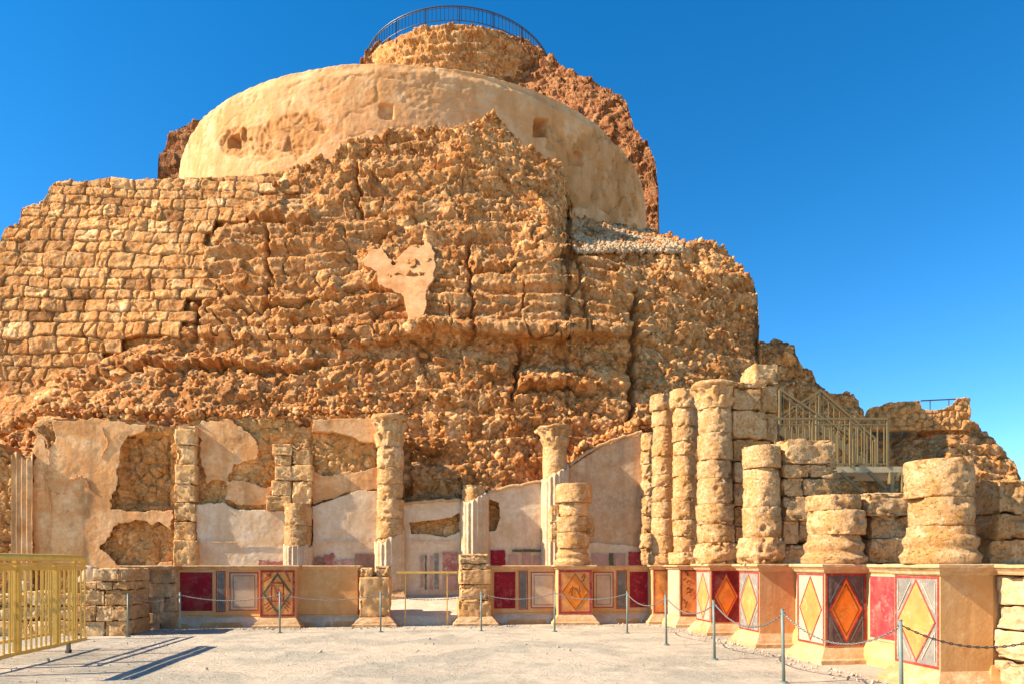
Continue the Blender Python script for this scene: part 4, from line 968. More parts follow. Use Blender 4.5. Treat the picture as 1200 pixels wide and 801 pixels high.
# right side: the long low wall and four pedestals in perspective
def right_side():
    t = thing('low_wall', 'right hand low wall with rose red panels between the diamond pedestals, rough pale blocks at its near end', 'low wall', (UW + .3, 11, 0), 'low painted walls round the court')
    add_loft(t, 'wall', (UW, UW + .75, 7.36, 17.6), [(.12, -.03), (.12, .12), (.08, .18), (.03, .30), (0, .32), (0, .8), (0, 1.38)], M['tanplaster'], 4, .006)
    add_loft(t, 'cornice', (UW, UW + .75, 5.6, 17.6), CAP(1.37, 1.49, .08), M['cornice'], 6, .010)
    rs = random.Random(4); zs = [-.02, .38, .74, 1.02, 1.37]
    for r_ in range(4):
        v = 7.345
        while v > 5.7:
            w_ = rs.uniform(.35, .7); add_block(t, UW + rs.uniform(.0, .05), UW + .7, v - w_ + .012, v, zs[r_], zs[r_ + 1] - .012, seed=int(v * 70) + r_, wear=1.4, mat=M['paleblock']); v -= w_
    f = Face((UW, 17.0), (0, -1), (-1, 0))
    for k, (a, b) in enumerate(((14.72, 15.66), (12.60, 13.82), (10.46, 11.68), (8.2, 9.62))):
        p = f.plate('painted_panel', rect(17 - b, 17 - a, .40, 1.33), M['brightred'], t, .005)
        multi_plate(f, 'pale_line', frame_strips(17 - b, 17 - a, .36, 1.335, .02), M['cream'], p, .009)
    specs = [(7.33, 8.12, 'nearest pedestal, yellow diamond on pale grey and a plain tan front', M['lightgrey'], M['yellow'], None, None, M['white']),
             (9.68, 10.44, 'pedestal with a yellow diamond on white beside an orange diamond on dark brown grey', M['white'], M['yellow'], M['darkgrey'], M['orange'], None),
             (11.73, 12.55, 'grey and cream diamond pedestal under the column of tall pale drums', M['lightgrey'], M['yellow'], None, None, M['white']),
             (13.88, 14.68, 'pedestal with a yellow diamond on pink beside an orange diamond on maroon', M['pink'], M['yellow'], M['maroon'], M['orange'], None)]
    for i, (v0, v1, lab, g1, d1, g2, d2, cl) in enumerate(specs):
        t = pedestal('pedestal', US, UW - .01, v0, v1, lab, zt=1.5, seed=10 + i)
        f = Face((US, v1), (0, -1), (-1, 0)); diamond_panel(f, t, v1 - v0, g1, d1, corners=cl)
        if g2: f = Face((US, v0), (1, 0), (0, -1)); diamond_panel(f, t, UW - US - .01, g2, d2, M['redline'] if g2 is M['darkgrey'] else M['red'], inner=M['brownline'], corners=M['grey'] if g2 is M['darkgrey'] else None)
right_side()

# ------------------------------------------------------------------ columns of the right side
GR = 'columns on the right hand low wall'
def colroot(lab, c, z=1.49, g=GR): return thing('column', lab, 'column', (c[0], c[1], z), g)
# near stump (attic base, two drums)
c = (6.27, 7.73); k = colroot('thick two drum column stump on the near grey diamond pedestal', c)
attic(k, c, .36, 1.50, 1.96, 51); add_drum(k, c, .36, 1.96, 2.30, 52); add_drum(k, (c[0] - .02, c[1]), .385, 2.304, 2.76, 53, 1.1)
def pier(lab, items, cat='pier', loc=None):
    a = items[0]; t = thing('stone_pier', lab, cat, ((a[0] + a[1]) / 2, (a[2] + a[3]) / 2, a[4]), 'square piers behind the right hand columns')
    for i, it in enumerate(items): add_block(t, *it[:6], seed=int(it[0] * 37 + it[4] * 91) % 1000, wear=it[6] if len(it) > 6 else 1.3, n=18, mat=it[7] if len(it) > 7 else None)
    return t
pier('worn block pier behind the near column stump at the right edge', [(6.80, 7.45, 7.55, 8.2, 1.49, 1.80, 2), (6.86, 7.38, 7.5, 8.15, 1.79, 2.12, 1.8), (6.90, 7.34, 7.52, 8.1, 2.11, 2.54, 1.8)])
c = (6.34, 10.03); k = colroot('low flared column base on the white diamond pedestal', c)
attic(k, c, .39, 1.50, 1.95, 55); add_drum(k, c, .43, 1.95, 2.32, 56, 1.5); add_drum(k, (c[0] - .02, c[1]), .40, 2.32, 2.56, 57, 1.5)
pier('squat lumpy pier beside the low flared column base', [(6.76, 7.50, 9.75, 10.5, 1.49, 1.9, 1.8), (6.80, 7.46, 9.8, 10.4, 1.89, 2.25, 1.8), (6.72, 7.55, 9.75, 10.45, 2.24, 2.60, 2)])
c = (6.20, 12.14); k = colroot('column of tall pale drums beside the stepped block pier', c)
add_drum(k, c, .42, 1.5, 1.98, 60, 3.0); add_drum(k, c, .345, 1.98, 2.55, 61, 1.2); add_drum(k, (c[0] + .02, c[1]), .33, 2.555, 3.27, 62, 1.2); add_drum(k, c, .35, 3.275, 3.68, 63, 1)
pier('broad pier of squared blocks, middle of the right hand side', [(6.50, 7.00, 11.9, 12.7, 1.49, 1.85, 1.8), (6.98, 7.5, 11.9, 12.7, 1.49, 1.9, 1.5), (6.53, 6.82, 11.92, 12.7, 1.86, 2.3), (6.83, 7.45, 11.9, 12.7, 1.9, 2.3), (6.53, 7.42, 11.84, 12.7, 2.3, 2.74, 1.5), (6.5, 6.88, 11.86, 12.7, 2.75, 3.08), (6.89, 7.44, 11.86, 12.7, 2.75, 3.08), (6.5, 7.0, 11.84, 12.7, 3.09, 3.33), (7.01, 7.46, 11.84, 12.7, 3.09, 3.33), (6.52, 7.45, 11.8, 12.7, 3.34, 3.80, 1.4),
     (7.48, 7.85, 12.3, 12.9, 2.2, 2.7), (7.47, 7.86, 12.3, 12.9, 2.71, 3.3), (7.48, 7.84, 12.3, 12.9, 3.31, 3.82)])
c = (6.22, 14.27); k = colroot('tall column with a worn leafy capital, third from the far corner', c)
add_drum(k, c, .47, 1.5, 1.95, 70, 3.2); stack(k, c, .385, 1.95, 4.85, 6, 71, 1.3, .05); capital(k, c, .37, 4.85, 5.4, 3)
pier('tall pier of mixed blocks right of the leafy capital', [(6.62, 7.2, 14.1, 14.9, 1.49, 1.95, 1.8), (6.62, 6.9, 14.1, 14.9, 1.96, 2.3), (6.9, 7.5, 14.2, 14.9, 1.5, 2.3), (6.62, 6.92, 14.15, 14.9, 2.31, 2.75), (6.93, 7.5, 14.2, 14.9, 2.31, 2.9), (6.60, 6.9, 14.1, 14.9, 2.76, 3.25), (6.92, 7.5, 14.2, 14.9, 2.91, 3.5), (6.58, 6.95, 14.05, 14.9, 3.26, 3.7), (6.96, 7.5, 14.2, 14.9, 3.51, 4.2), (6.55, 7.0, 14.05, 14.9, 3.71, 4.2), (6.52, 7.28, 14.0, 14.9, 4.21, 4.82, 1.5), (7.29, 7.6, 14.15, 14.9, 4.21, 4.8), (6.52, 7.15, 13.98, 14.9, 4.83, 5.28, 1.4), (7.16, 7.62, 14.15, 14.9, 4.81, 5.4), (6.62, 7.3, 14.0, 14.9, 5.29, 5.42, 2), (7.05, 7.6, 14.1, 14.8, 5.43, 5.86, 1.5)])
c = (6.25, 16.15); k = colroot('slim column in the far corner, right of its twin', c)
add_drum(k, c, .38, 1.49, 1.78, 80, 1.8); stack(k, c, .29, 1.78, 5.3, 8, 81, 1.0, .05); add_drum(k, (c[0] - .02, c[1]), .33, 5.3, 5.74, 90, 2)
c = (5.98, 16.95); k = colroot('slim column in the far corner, left of its twin', c)
add_drum(k, c, .36, 1.46, 1.75, 91, 1.8); stack(k, c, .265, 1.75, 5.4, 9, 92, 1.0, .05); add_drum(k, (c[0] - .03, c[1]), .31, 5.4, 5.82, 99, 2)
pier('narrow dark pier in the shade behind the slim corner columns', [(6.5, 6.85, 16.5, 17.1, 1.49, 2.4), (6.5, 6.84, 16.5, 17.1, 2.41, 3.3), (6.5, 6.86, 16.5, 17.1, 3.31, 4.4), (6.52, 6.84, 16.5, 17.1, 4.41, 5.3)])

# ------------------------------------------------------------------ back wall behind the colonnade
VBK = 19.5
def inpoly(pts, X, Y):
    ins = np.zeros(X.shape, bool); j = len(pts) - 1
    for i in range(len(pts)):
        xi, yi = pts[i]; xj, yj = pts[j]; c = ((yi > Y) != (yj > Y)) & (X < (xj - xi) * (Y - yi) / (yj - yi + 1e-9) + xi); ins ^= c; j = i
    return ins
def back_wall():
    root = thing('back_wall', 'tall rubble wall with patches of pale plaster at the foot of the cliff behind the court', 'stone wall', (0, VBK + .3, 0))
    TOP = [(-120, 522), (0, 520), (10, 533), (40, 532), (44, 500), (60, 491), (90, 489), (150, 490), (172, 494), (200, 500), (232, 492), (260, 487), (343, 491), (350, 500), (364, 500), (366, 486), (443, 486), (470, 500), (474, 590), (540, 588), (573, 575), (634, 565), (667, 545), (700, 522), (752, 507), (800, 506)]
    px = np.arange(-120, 790, 1.1); rows = 200; v = np.linspace(0, 1, rows)[:, None]; top = crest(px, TOP) + 2 * fbm(np.stack((px * .2, px * 0, px * 0), -1), 3, 61)
    PX = np.broadcast_to(px, (rows, len(px))); PY = 728 + (top[None] - 728) * v
    G = atV(PX, PY, VBK + .22 + 0 * PX); P = G
    Q = P + .12 * np.stack([fbm(P * 2 + 7 * k, 2, 62 + k) for k in range(3)], -1)
    h2, i2, e2 = stones(Q, .36, 65, 1.0, .10); h3, i3, e3 = stones(Q + 3, .16, 66, 1.1, .16)
    niche = sst(0, 8, PX - 138) * sst(0, 6, 201 - PX) * sst(0, 10, PY - 505) * sst(0, 8, 594 - PY)
    d = .08 * fbm(P * .6, 3, 67) + .03 * fbm(P * 5, 4, 68) + (.38 * h2 + .45 * h3) * (.55 + .6 * sst(-.3, .3, fbm(P * .9, 3, 69))) - .25 * niche + niche * .3 * h2
    N = np.array((0, -1., 0)); G2 = G + N * np.clip(d, -.6, .16)[..., None]
    ti = np.clip(.3 + .45 * i2 + .25 * i3, 0, 1)
    # top thickness back into the cliff
    t1 = G2[-1:] + np.array((0, .9, .0)); G2 = np.concatenate((G2, t1)); ti = np.concatenate((ti, ti[-1:])); jo = np.clip((1 - e2) * .22 + (1 - e3) * .25, 0, .8); jo = np.concatenate((jo, jo[-1:]))
    mesh('rubble_core', G2, gridfaces(*G2.shape[:2]), M['rubble'], root, attrs={'tint': ti, 'joint': jo})
    def slab(poly, mat, V=VBK, seed=0, rough=2.0, holes=(), th=.13, relief=.02, name='plaster', stp=.8, **kw):
        xs = [p[0] for p in poly]; ys = [p[1] for p in poly]
        gx = np.arange(min(xs) - 4, max(xs) + 4, stp); gy = np.arange(min(ys) - 4, max(ys) + 4, stp); PX, PY = np.meshgrid(gx, gy); G = atV(PX, PY, V + 0 * PX)
        X = PX + rough * fbm(G * 3.5, 4, seed + 1) * 1.6; Y = PY + rough * fbm(G * 3.5 + 9, 4, seed + 2) * 1.6; k = inpoly(poly, X, Y)
        for h in holes: k &= ~inpoly(h, X, Y)
        G2 = G + np.array((0, -1., 0)) * (relief * fbm(G * 1.3, 4, seed + 3) + .006 * fbm(G * 9, 3, seed + 4))[..., None]
        return build_sheet(name, G2, k, mat, root, back=th, smooth=True, **kw)
    slab([(40, 500), (50, 493), (90, 490), (172, 495), (166, 505), (150, 510), (140, 525), (138, 560), (128, 585), (130, 596), (170, 598), (202, 598), (202, 668), (40, 668), (36, 600)], M['plaster'], seed=1, rough=3.5, holes=[[(118, 640), (135, 618), (160, 610), (190, 612), (203, 622), (203, 655), (176, 664), (140, 662)], [(44, 500), (62, 496), (64, 520), (56, 524)]], label='ochre plaster with brown run marks left of the rubble niche')
    slab([(232, 494), (262, 490), (284, 500), (306, 522), (300, 536), (276, 545), (268, 566), (240, 562), (232, 530)], M['plaster'], V=VBK + .10, seed=5, rough=5)
    slab([(268, 560), (290, 566), (318, 570), (318, 588), (290, 592), (262, 586)], M['plaster'], V=VBK + .10, seed=25, rough=4)
    slab([(366, 548), (390, 556), (420, 552), (442, 545), (442, 572), (400, 580), (366, 590)], M['plaster'], V=VBK + .09, seed=26, rough=4)
    for wl in ([(42, 577), (58, 575), (74, 580), (79, 564), (90, 558), (101, 560), (106, 575)], [(52, 510), (58, 530), (54, 560), (60, 600), (57, 640)], [(120, 500), (126, 520), (118, 538)]):
        pts = []
        for a_, b_ in zip(wl[:-1], wl[1:]): pts += [(a_[0] + (b_[0] - a_[0]) * q, a_[1] + (b_[1] - a_[1]) * q) for q in np.linspace(0, 1, 8, endpoint=False)]
        W = np.array([atV(q[0], q[1], VBK - .005) for q in pts]); W[:, 0] += .02 * RNG.randn(len(W)); W[:, 2] += .02 * RNG.randn(len(W)); V, Fc = tube(W, .022, 6); mesh('plaster_ridge', V, Fc, M['plaster'], root)
    slab([(366, 490), (442, 489), (442, 520), (425, 517), (405, 508), (380, 505), (366, 508)], M['plaster'], V=VBK - .05, seed=7, rough=2, th=.3)
    slab([(230, 590), (262, 588), (275, 595), (290, 597), (336, 598), (336, 668), (230, 668)], M['whiteplaster'], seed=9, rough=1.2)
    slab([(366, 592), (380, 588), (400, 580), (420, 574), (443, 574), (443, 668), (366, 668)], M['whiteplaster'], seed=11, rough=1.0)
    slab([(471, 590), (500, 588), (520, 587), (542, 584), (542, 698), (471, 698)], M['whiteplaster'], seed=13, rough=1.0, holes=[[(480, 612), (500, 610), (530, 606), (538, 600), (539, 622), (522, 628), (500, 624), (482, 624)]])
    slab([(571, 577), (600, 568), (635, 563), (635, 700), (571, 700)], M['whiteplaster'], seed=15, rough=1.0, holes=[[(573, 585), (584, 588), (586, 605), (580, 620), (573, 622)]])
    slab([(665, 548), (682, 536), (706, 522), (730, 513), (753, 509), (753, 700), (665, 700)], M['plaster2'], seed=17, rough=1.0)
    slab([(665, 640), (700, 634), (753, 640), (753, 700), (665, 700)], M['whiteplaster'], V=VBK - .02, seed=19, rough=.8)
    slab([(30, 604), (30, 604), (36, 533), (14, 535), (12, 668), (38, 668)], M['plaster'], V=VBK - .02, seed=21, rough=.5)
    # coping lip along the sloping plaster edge
    for pl in ([(472, 589), (540, 585)], [(572, 575), (634, 563)], [(667, 544), (690, 528), (715, 516), (752, 506)]):
        pts = []; 
        for a, b in zip(pl[:-1], pl[1:]): pts += [a + (np.array(b) - a) * t for t in np.linspace(0, 1, 14)]
        W = np.array([atV(p[0], p[1], VBK - .03) for p in pts]); W[:, 2] += .015 * RNG.randn(len(W)); V, Fc = tube(W, .045, 7); mesh('plaster_edge', V, Fc, M['cornice'], root)
    # painted fields on the lower plaster
    def paint(px0, px1, py0, py1, mat, V=VBK - .035, j=.012, s=0):
        f = Face((UofV(px0, V), V), (1, 0), (0, -1)); w_ = UofV(px1, V) - UofV(px0, V); f.plate('painted_field', rect(0, w_, ZofV(px0, py1, V), ZofV(px0, py0, V)), mat, root, .004, .03, j, s)
    paint(519, 536, 646, 672, M['faded']); paint(520, 535, 674, 691, M['pink'], s=1); paint(498, 500, 650, 690, M['green'], s=2); paint(504, 507, 650, 690, M['pink'], s=3); paint(509, 514, 648, 690, M['lightgrey'], s=4); paint(493, 496, 650, 688, M['pink'], s=5)
    paint(575, 592, 644, 664, M['red'], s=6); paint(596, 607, 650, 664, M['pink'], s=7); paint(612, 622, 646, 664, M['pink'], s=8); paint(625, 634, 650, 664, M['pink'], s=9); paint(600, 634, 643, 646, M['green'], s=10)
    paint(694, 712, 649, 664, M['pink'], V=VBK - .05, s=11); paint(714, 719, 647, 664, M['green'], V=VBK - .05, s=12); paint(721, 733, 648, 664, M['pink'], V=VBK - .05, s=13); paint(737, 756, 646, 664, M['brightred'], V=VBK - .05, s=14)
    paint(416, 441, 648, 664, M['brown'], s=15); paint(368, 380, 652, 664, M['brown'], s=16, j=.03); paint(381, 392, 648, 664, M['faded'], s=17, j=.05); paint(395, 401, 655, 664, M['pink'], s=18, j=.03); paint(302, 334, 657, 664, M['faded'], s=19, j=.04); paint(402, 414, 655, 664, M['pink'], s=20, j=.03)
    # raised line across the pale plaster
    for a, b in ((231, 335), (367, 442), (472, 541)):
        V_ = VBK - .035; V, Fc = bar(atV(a, 634.5, V_), atV(b, 634.5, V_), .02, .03); mesh('plaster_band', V, Fc, M['whiteplaster'], root)
M['plaster2'] = stone_mat('cloudy_tan_plaster', (.68, .42, .20), (.54, .29, .13), (.72, .51, .29), .8, .3, False, None, 0, streak=(.38,.21,.10))
M['brown'] = flat_mat('faded_brown_paint', (.36, .18, .11), (.5, .33, .22), .5, 5)
back_wall()

# ambulatory floor (rises to the wall)
def amb():
    xs = np.linspace(UofV(100, 17.3), 7.0, 160); ys = np.linspace(17.0, 19.6, 40); X, Y = np.meshgrid(xs, ys); Z = .22 + (Y - 17.0) / 2.6 * .40
    P = np.stack((X, Y, Z), -1); P[..., 2] += .03 * fbm(P * 2, 3, 5)
    P = np.concatenate((np.stack((X[:1], Y[:1], Z[:1] * 0 - .05), -1), P)); mesh('ambulatory_floor', P, gridfaces(*P.shape[:2]), M['floorstone'], smooth=False, kind='structure')
M['floorstone'] = stone_mat('walkway_floor', (.56, .45, .31), (.46, .34, .21), (.62, .53, .4), 1.4, .5, False, None, 0)
amb()

# engaged columns and piers on the back wall
GB = 'half columns on the back wall'
def eng(px, lab): 
    u = UofV(px, VBK); c = (u, VBK - .05); return thing('engaged_column', lab, 'column', (c[0], c[1], .6), GB), c
k, c = eng(457, 'tall engaged column with a capital, fluted only at its foot, left of the gap')
add_drum(k, c, .36, .7, 2.2, 100); stack(k, c, .37, 2.2, 4.75, 5, 101, 1.5, .06); capital(k, c, .37, 4.9 - .15, 5.62, 7); flutes(k, c, .43, .72, lambda a: 2.25 + .2 * math.cos(a - .3), 3); add_loft(k, 'base', (c[0] - .4, c[0] + .4, c[1] - .4, c[1] + .2), [(.06, .5), (.06, .6), (.02, .66), (0, .74)], M['cornice'], 3)
k, c = eng(556, 'fluted engaged column with a broken top behind the tall pier')
flutes(k, c, .41, .66, lambda a: 3.35 + .12 * math.cos(a), 5); add_drum(k, (c[0], c[1] + .02), .33, 3.1, 3.72, 105, 2.5)
k, c = eng(650, 'tall engaged column, fluted stucco up to a smooth drum and capital')
add_drum(k, c, .35, 3.9, 4.85, 106, .8); flutes(k, c, .41, .66, lambda a: 4.1 + .22 * math.cos(a), 6); capital(k, c, .35, 4.85, 5.45, 9)
k, c = eng(350, 'stumpy engaged column of two ochre drums over short white fluting')
add_drum(k, c, .36, 1.95, 2.55, 108, 1.2); add_drum(k, c, .37, 2.555, 3.15, 109, 1.2); flutes(k, c, .40, .66, lambda a: 1.98, 8)
k, c = eng(757, 'thin broken engaged column beside the slim corner columns')
stack(k, (c[0], c[1] - .1), .22, 1.4, 5.3, 8, 111, 2.2, .12)
def wall_pier(px0, px1, rowsY, lab, V=VBK - .12, mat=None, group='block piers built into the back wall'):
    t = thing('wall_pier', lab, 'pier', (UofV((px0 + px1) / 2, V), V + .2, .6), group)
    for i, (a, b, x0, x1) in enumerate(rowsY):
        add_block(t, UofV(x0, V), UofV(x1, V), V + .02 * (i % 2), V + .5, ZofV(px0, b, V), ZofV(px0, a, V) - .01, seed=700 + i + int(px0), wear=1.6, mat=mat or M['rubblepier'])
M['rubblepier'] = stone_mat('pier_stone', (.74, .41, .15), (.58, .30, .095), (.78, .51, .24), 1.4, .7, False, None, .15, pits=18)
wall_pier(203, 229, [(497, 520, 205, 229), (520, 543, 206, 228), (543, 566, 205, 229), (566, 588, 203, 228), (588, 610, 204, 229), (610, 632, 203, 228)], 'narrow pier of rough blocks left of the white plaster')
wall_pier(204, 229, [(632, 664, 203, 229)], 'squared block with a hollow face at the foot of the narrow rough pier', V=VBK - .35, group=None)
wall_pier(318, 365, [(519, 532, 319, 342), (532, 545, 321, 341), (545, 562, 322, 342), (562, 580, 318, 341), (580, 597, 312, 341), (525, 543, 342, 364), (543, 562, 341, 366), (562, 590, 342, 365)], 'stack of squared blocks above the stumpy engaged column')
def pilaster():
    t = thing('pilaster', 'reddish fluted plaster pilaster at the far left of the back wall', 'pilaster', (UofV(25, VBK - .1), VBK, .6))
    V_ = VBK - .14; u0, u1 = UofV(13, V_), UofV(38, V_); n = 40; xs = np.linspace(0, 1, n); z0, z1 = .6, ZofV(25, 533, V_); G = []
    for z in np.linspace(z0, z1, 30):
        dd = .03 * np.abs(np.sin(xs * math.pi * 4)); G.append(np.stack((u0 + (u1 - u0) * xs, V_ + dd + .01 * fbm(np.stack((xs * 9, xs * 0, xs * 0 + z * 3), -1), 2, 4), np.full(n, z) + (.1 * np.sin(xs * 7) if z > z1 - .1 else 0)), -1))
    G = np.array(G); build_sheet('fluted_face', G, None, M['plaster'], t, back=.3)
pilaster()
# rubble heaped on top of the back wall, left
def wall_top_rubble():
    rs = np.random.RandomState(31); pts = []; sz = []
    T = [(-100, 525), (10, 505), (40, 488), (60, 482), (160, 486), (240, 488), (330, 486), (440, 484), (470, 492)]
    for _ in range(520):
        x = rs.uniform(-60, 470); y = np.interp(x, [a[0] for a in T], [a[1] for a in T]) + rs.uniform(-8, 3); s = rs.uniform(.07, .24); pts.append(atV(x, y, VBK + .25 + rs.uniform(-.12, .5))); sz.append(s)
    for _ in range(120):
        x = rs.uniform(672, 765); y = np.interp(x, [672, 715, 765], [535, 510, 495]) + rs.uniform(-8, 6); pts.append(atV(x, y, VBK + .5 + rs.uniform(0, .6))); sz.append(rs.uniform(.1, .3))
    scatter('rubble', pts, sz, M['cliff'], seed=9, label='small stones heaped along the broken top of the back wall', cat='rubble')
wall_top_rubble()

# ------------------------------------------------------------------ metalwork
def mlist(name, parts, mat, parent, **kw):
    V, Fc = merge(parts); return mesh(name, V, Fc, mat, parent, **kw)
def gate():
    U0, va, vb = -6.05, 9.2, 13.0
    t = thing('metal_gate', 'yellow painted metal gate of vertical bars at the left edge', 'gate', (U0, vb, 0))
    mlist('bottom_rail', [bar((U0, va, .17), (U0, vb, .17), .04, .05)], M['yellowmetal'], t)
    mlist('top_rail', [bar((U0, va, 1.43), (U0, vb, 1.43), .04, .05)], M['yellowmetal'], t)
    mlist('upper_rail', [bar((U0, va, 1.50), (U0, vb, 1.50), .03, .03)], M['yellowmetal'], t)
    V, Fc = tube([(U0 + .02, va, 1.60), (U0 + .02, vb - .3, 1.60), (U0 + .02, vb - .2, 1.585), (U0 + .02, vb - .17, 1.54)], .055, 12); mesh('handrail', V, Fc, M['yellowmetal'], t, smooth=True)
    V, Fc = tube([(U0 - .12, va, 1.585), (U0 - .12, vb - .35, 1.585)], .03, 10); mesh('handrail', V, Fc, M['yellowmetal'], t, smooth=True)
    n = 28; first = None
    for i in range(n):
        v = va + .05 + (vb - va - .1) * i / (n - 1)
        mlist('bar', [bar((U0, v, .19), (U0, v, 1.42), .022)], M['yellowmetal'], t)
    for v in (vb - 1.0, vb - 2.05, vb - 3.1): mlist('post', [bar((U0, v, .15), (U0, v, 1.5), .07)], M['yellowmetal'], t)
    mlist('foot', [bar((U0, vb - .6, 0), (U0, vb - .6, .16), .05), bar((U0, vb - .66, .02), (U0, vb - .54, .02), .05)], M['tread'], t)
    # second fence behind
    U1 = -7.0; t = thing('metal_fence', 'yellow metal fence seen through the bars of the gate', 'fence', (U1, 14, 0))
    mlist('top_rail', [bar((U1, 10.5, 1.45), (U1, 14.6, 1.45), .04, .05)], M['yellowmetal'], t); mlist('bottom_rail', [bar((U1, 10.5, .2), (U1, 14.6, .2), .04, .05)], M['yellowmetal'], t)
    V, Fc = tube([(U1, 10.5, 1.62), (U1, 14.7, 1.62)], .03, 10); mesh('handrail', V, Fc, M['yellowmetal'], t, smooth=True)
    for i in range(22): v = 10.6 + i * .19; mlist('bar', [bar((U1, v, .2), (U1, v, 1.44), .022)], M['yellowmetal'], t)
    for v in (10.55, 12.6, 14.55): mlist('post', [bar((U1, v, 0), (U1, v, 1.6), .06)], M['yellowmetal'], t)
gate()
def bar_barrier():
    V_ = 16.85; u0, u1 = UofV(463, V_), UofV(536, V_); t = thing('barrier', 'low yellow bar barrier across the gap between the broken piers', 'barrier', ((u0 + u1) / 2, V_, 0))
    mlist('top_bar', [bar((u0, V_, 1.29), (u1, V_, 1.29), .05, .05)], M['yellowmetal'], t)
    for px in (475, 524): u = UofV(px, V_); mlist('leg', [bar((u, V_, .0), (u, V_, 1.265), .028)], M['yellowmetal'], t)
bar_barrier()

POSTS = [(150, 14.1, .88), (211, 14.7, .88), (328, 14.9, .88), (446, 15.1, .88), (564, 15.3, .88), (650, 15.2, .9), (735, 14.8, .9), (781, 12.7, .92), (837.5, 10.75, .92), (918.5, 8.66, .92), (1057, 6.98, .92), (1250, 6.6, .92)]
PL = ['at the foot of the stained rough wall, first from the left', 'before the dark red panel of the left wall', 'in front of the green diamond pedestal', 'in front of the pier with the hollow top', 'in front of the tall worn pier right of the gap', 'left of the orange marbled pedestal', 'before the grey strip left of the far corner', 'near the far corner pedestals', 'before the pink and maroon pedestal', 'before the tan fronted middle pedestal', 'before the near grey diamond pedestal', '']
PP = []
for i, (px, D, h) in enumerate(POSTS):
    p = atD(px, HOR, D); PP.append((p[0], p[1], h))
    if px > 1200: continue
    t = thing('barrier_post', 'slim grey green post ' + PL[i], 'post', (p[0], p[1], 0), 'slim posts of the chain barrier')
    lean = (random.uniform(-.012, .012), 0)
    V, Fc = tube([(p[0], p[1], -.03), (p[0] - .02 * (i > 6), p[1], h)], .019 if i < 7 else .021, 10); mesh('pole', V, Fc, M['greymetal'], t, smooth=True)
    V, Fc = tube([(p[0], p[1], -.02), (p[0], p[1], .012)], .055, 12); mesh('foot_plate', V, Fc, M['greymetal'], t)
    V, Fc = tube([(p[0] - .02 * (i > 6), p[1], h), (p[0] - .02 * (i > 6), p[1], h + .012)], .023, 10); mesh('pole_cap', V, Fc, M['greymetal'], t)
    V, Fc = tube([(p[0] - .02 * (i > 6) - .03, p[1], h - .05), (p[0] - .02 * (i > 6) + .03, p[1], h - .05)], .008, 6); mesh('hook', V, Fc, M['chain'], t)
def link_template(L=.052, W=.030, r=.0065):
    pts = []; 
    for k in range(10): a = 2 * math.pi * k / 10; pts.append((math.cos(a) * (L / 2 - r), math.sin(a) * (W / 2 - r), 0))
    return tube(pts, r, 5, True)
LT = link_template()
CL = ['over the stained rough wall', 'across the red and cream panels of the left wall', 'across the plain plaster beside the green diamond pedestal', 'across the gap with the yellow bar', 'across the red panel right of the gap', 'across the orange marbled pedestal', 'across the last red panel before the corner', 'before the far corner pedestals', 'across the pedestals with the maroon and grey grounds', 'across the white diamond pedestal', 'at the right edge across the near pedestal']
for i in range(len(PP) - 1):
    a = np.array(PP[i]) - (0, 0, .05); b = np.array(PP[i + 1]) - (0, 0, .05); L = np.linalg.norm(b - a); sag = {0: .12, 9: .28, 10: .2, 8: .26, 7: .22, 6: .2}.get(i, .13)
    n = int(L * 1.06 / .040); V, Fs, m = [], [], 0; V0 = np.array(LT[0]); F0 = np.array([f for f in LT[1]])
    for k in range(n):
        s = (k + .5) / n; p = a + (b - a) * s - np.array((0, 0, sag * 4 * s * (1 - s))); T = (b - a) - np.array((0, 0, sag * 4 * (1 - 2 * s))); T /= np.linalg.norm(T)
        sd = np.cross(T, (0, 0, 1.)); sd /= np.linalg.norm(sd); up = np.cross(sd, T)
        if k % 2: sd, up = up, -sd
        V.append(p + V0[:, :1] * T + V0[:, 1:2] * sd + V0[:, 2:3] * up); Fs.append(F0 + m); m += len(V0)
    mesh('chain', np.concatenate(V), np.concatenate(Fs), M['darkchain'] if i == 10 else M['chain'], label='sagging steel link chain ' + CL[i], cat='chain', group='chains of the barrier')

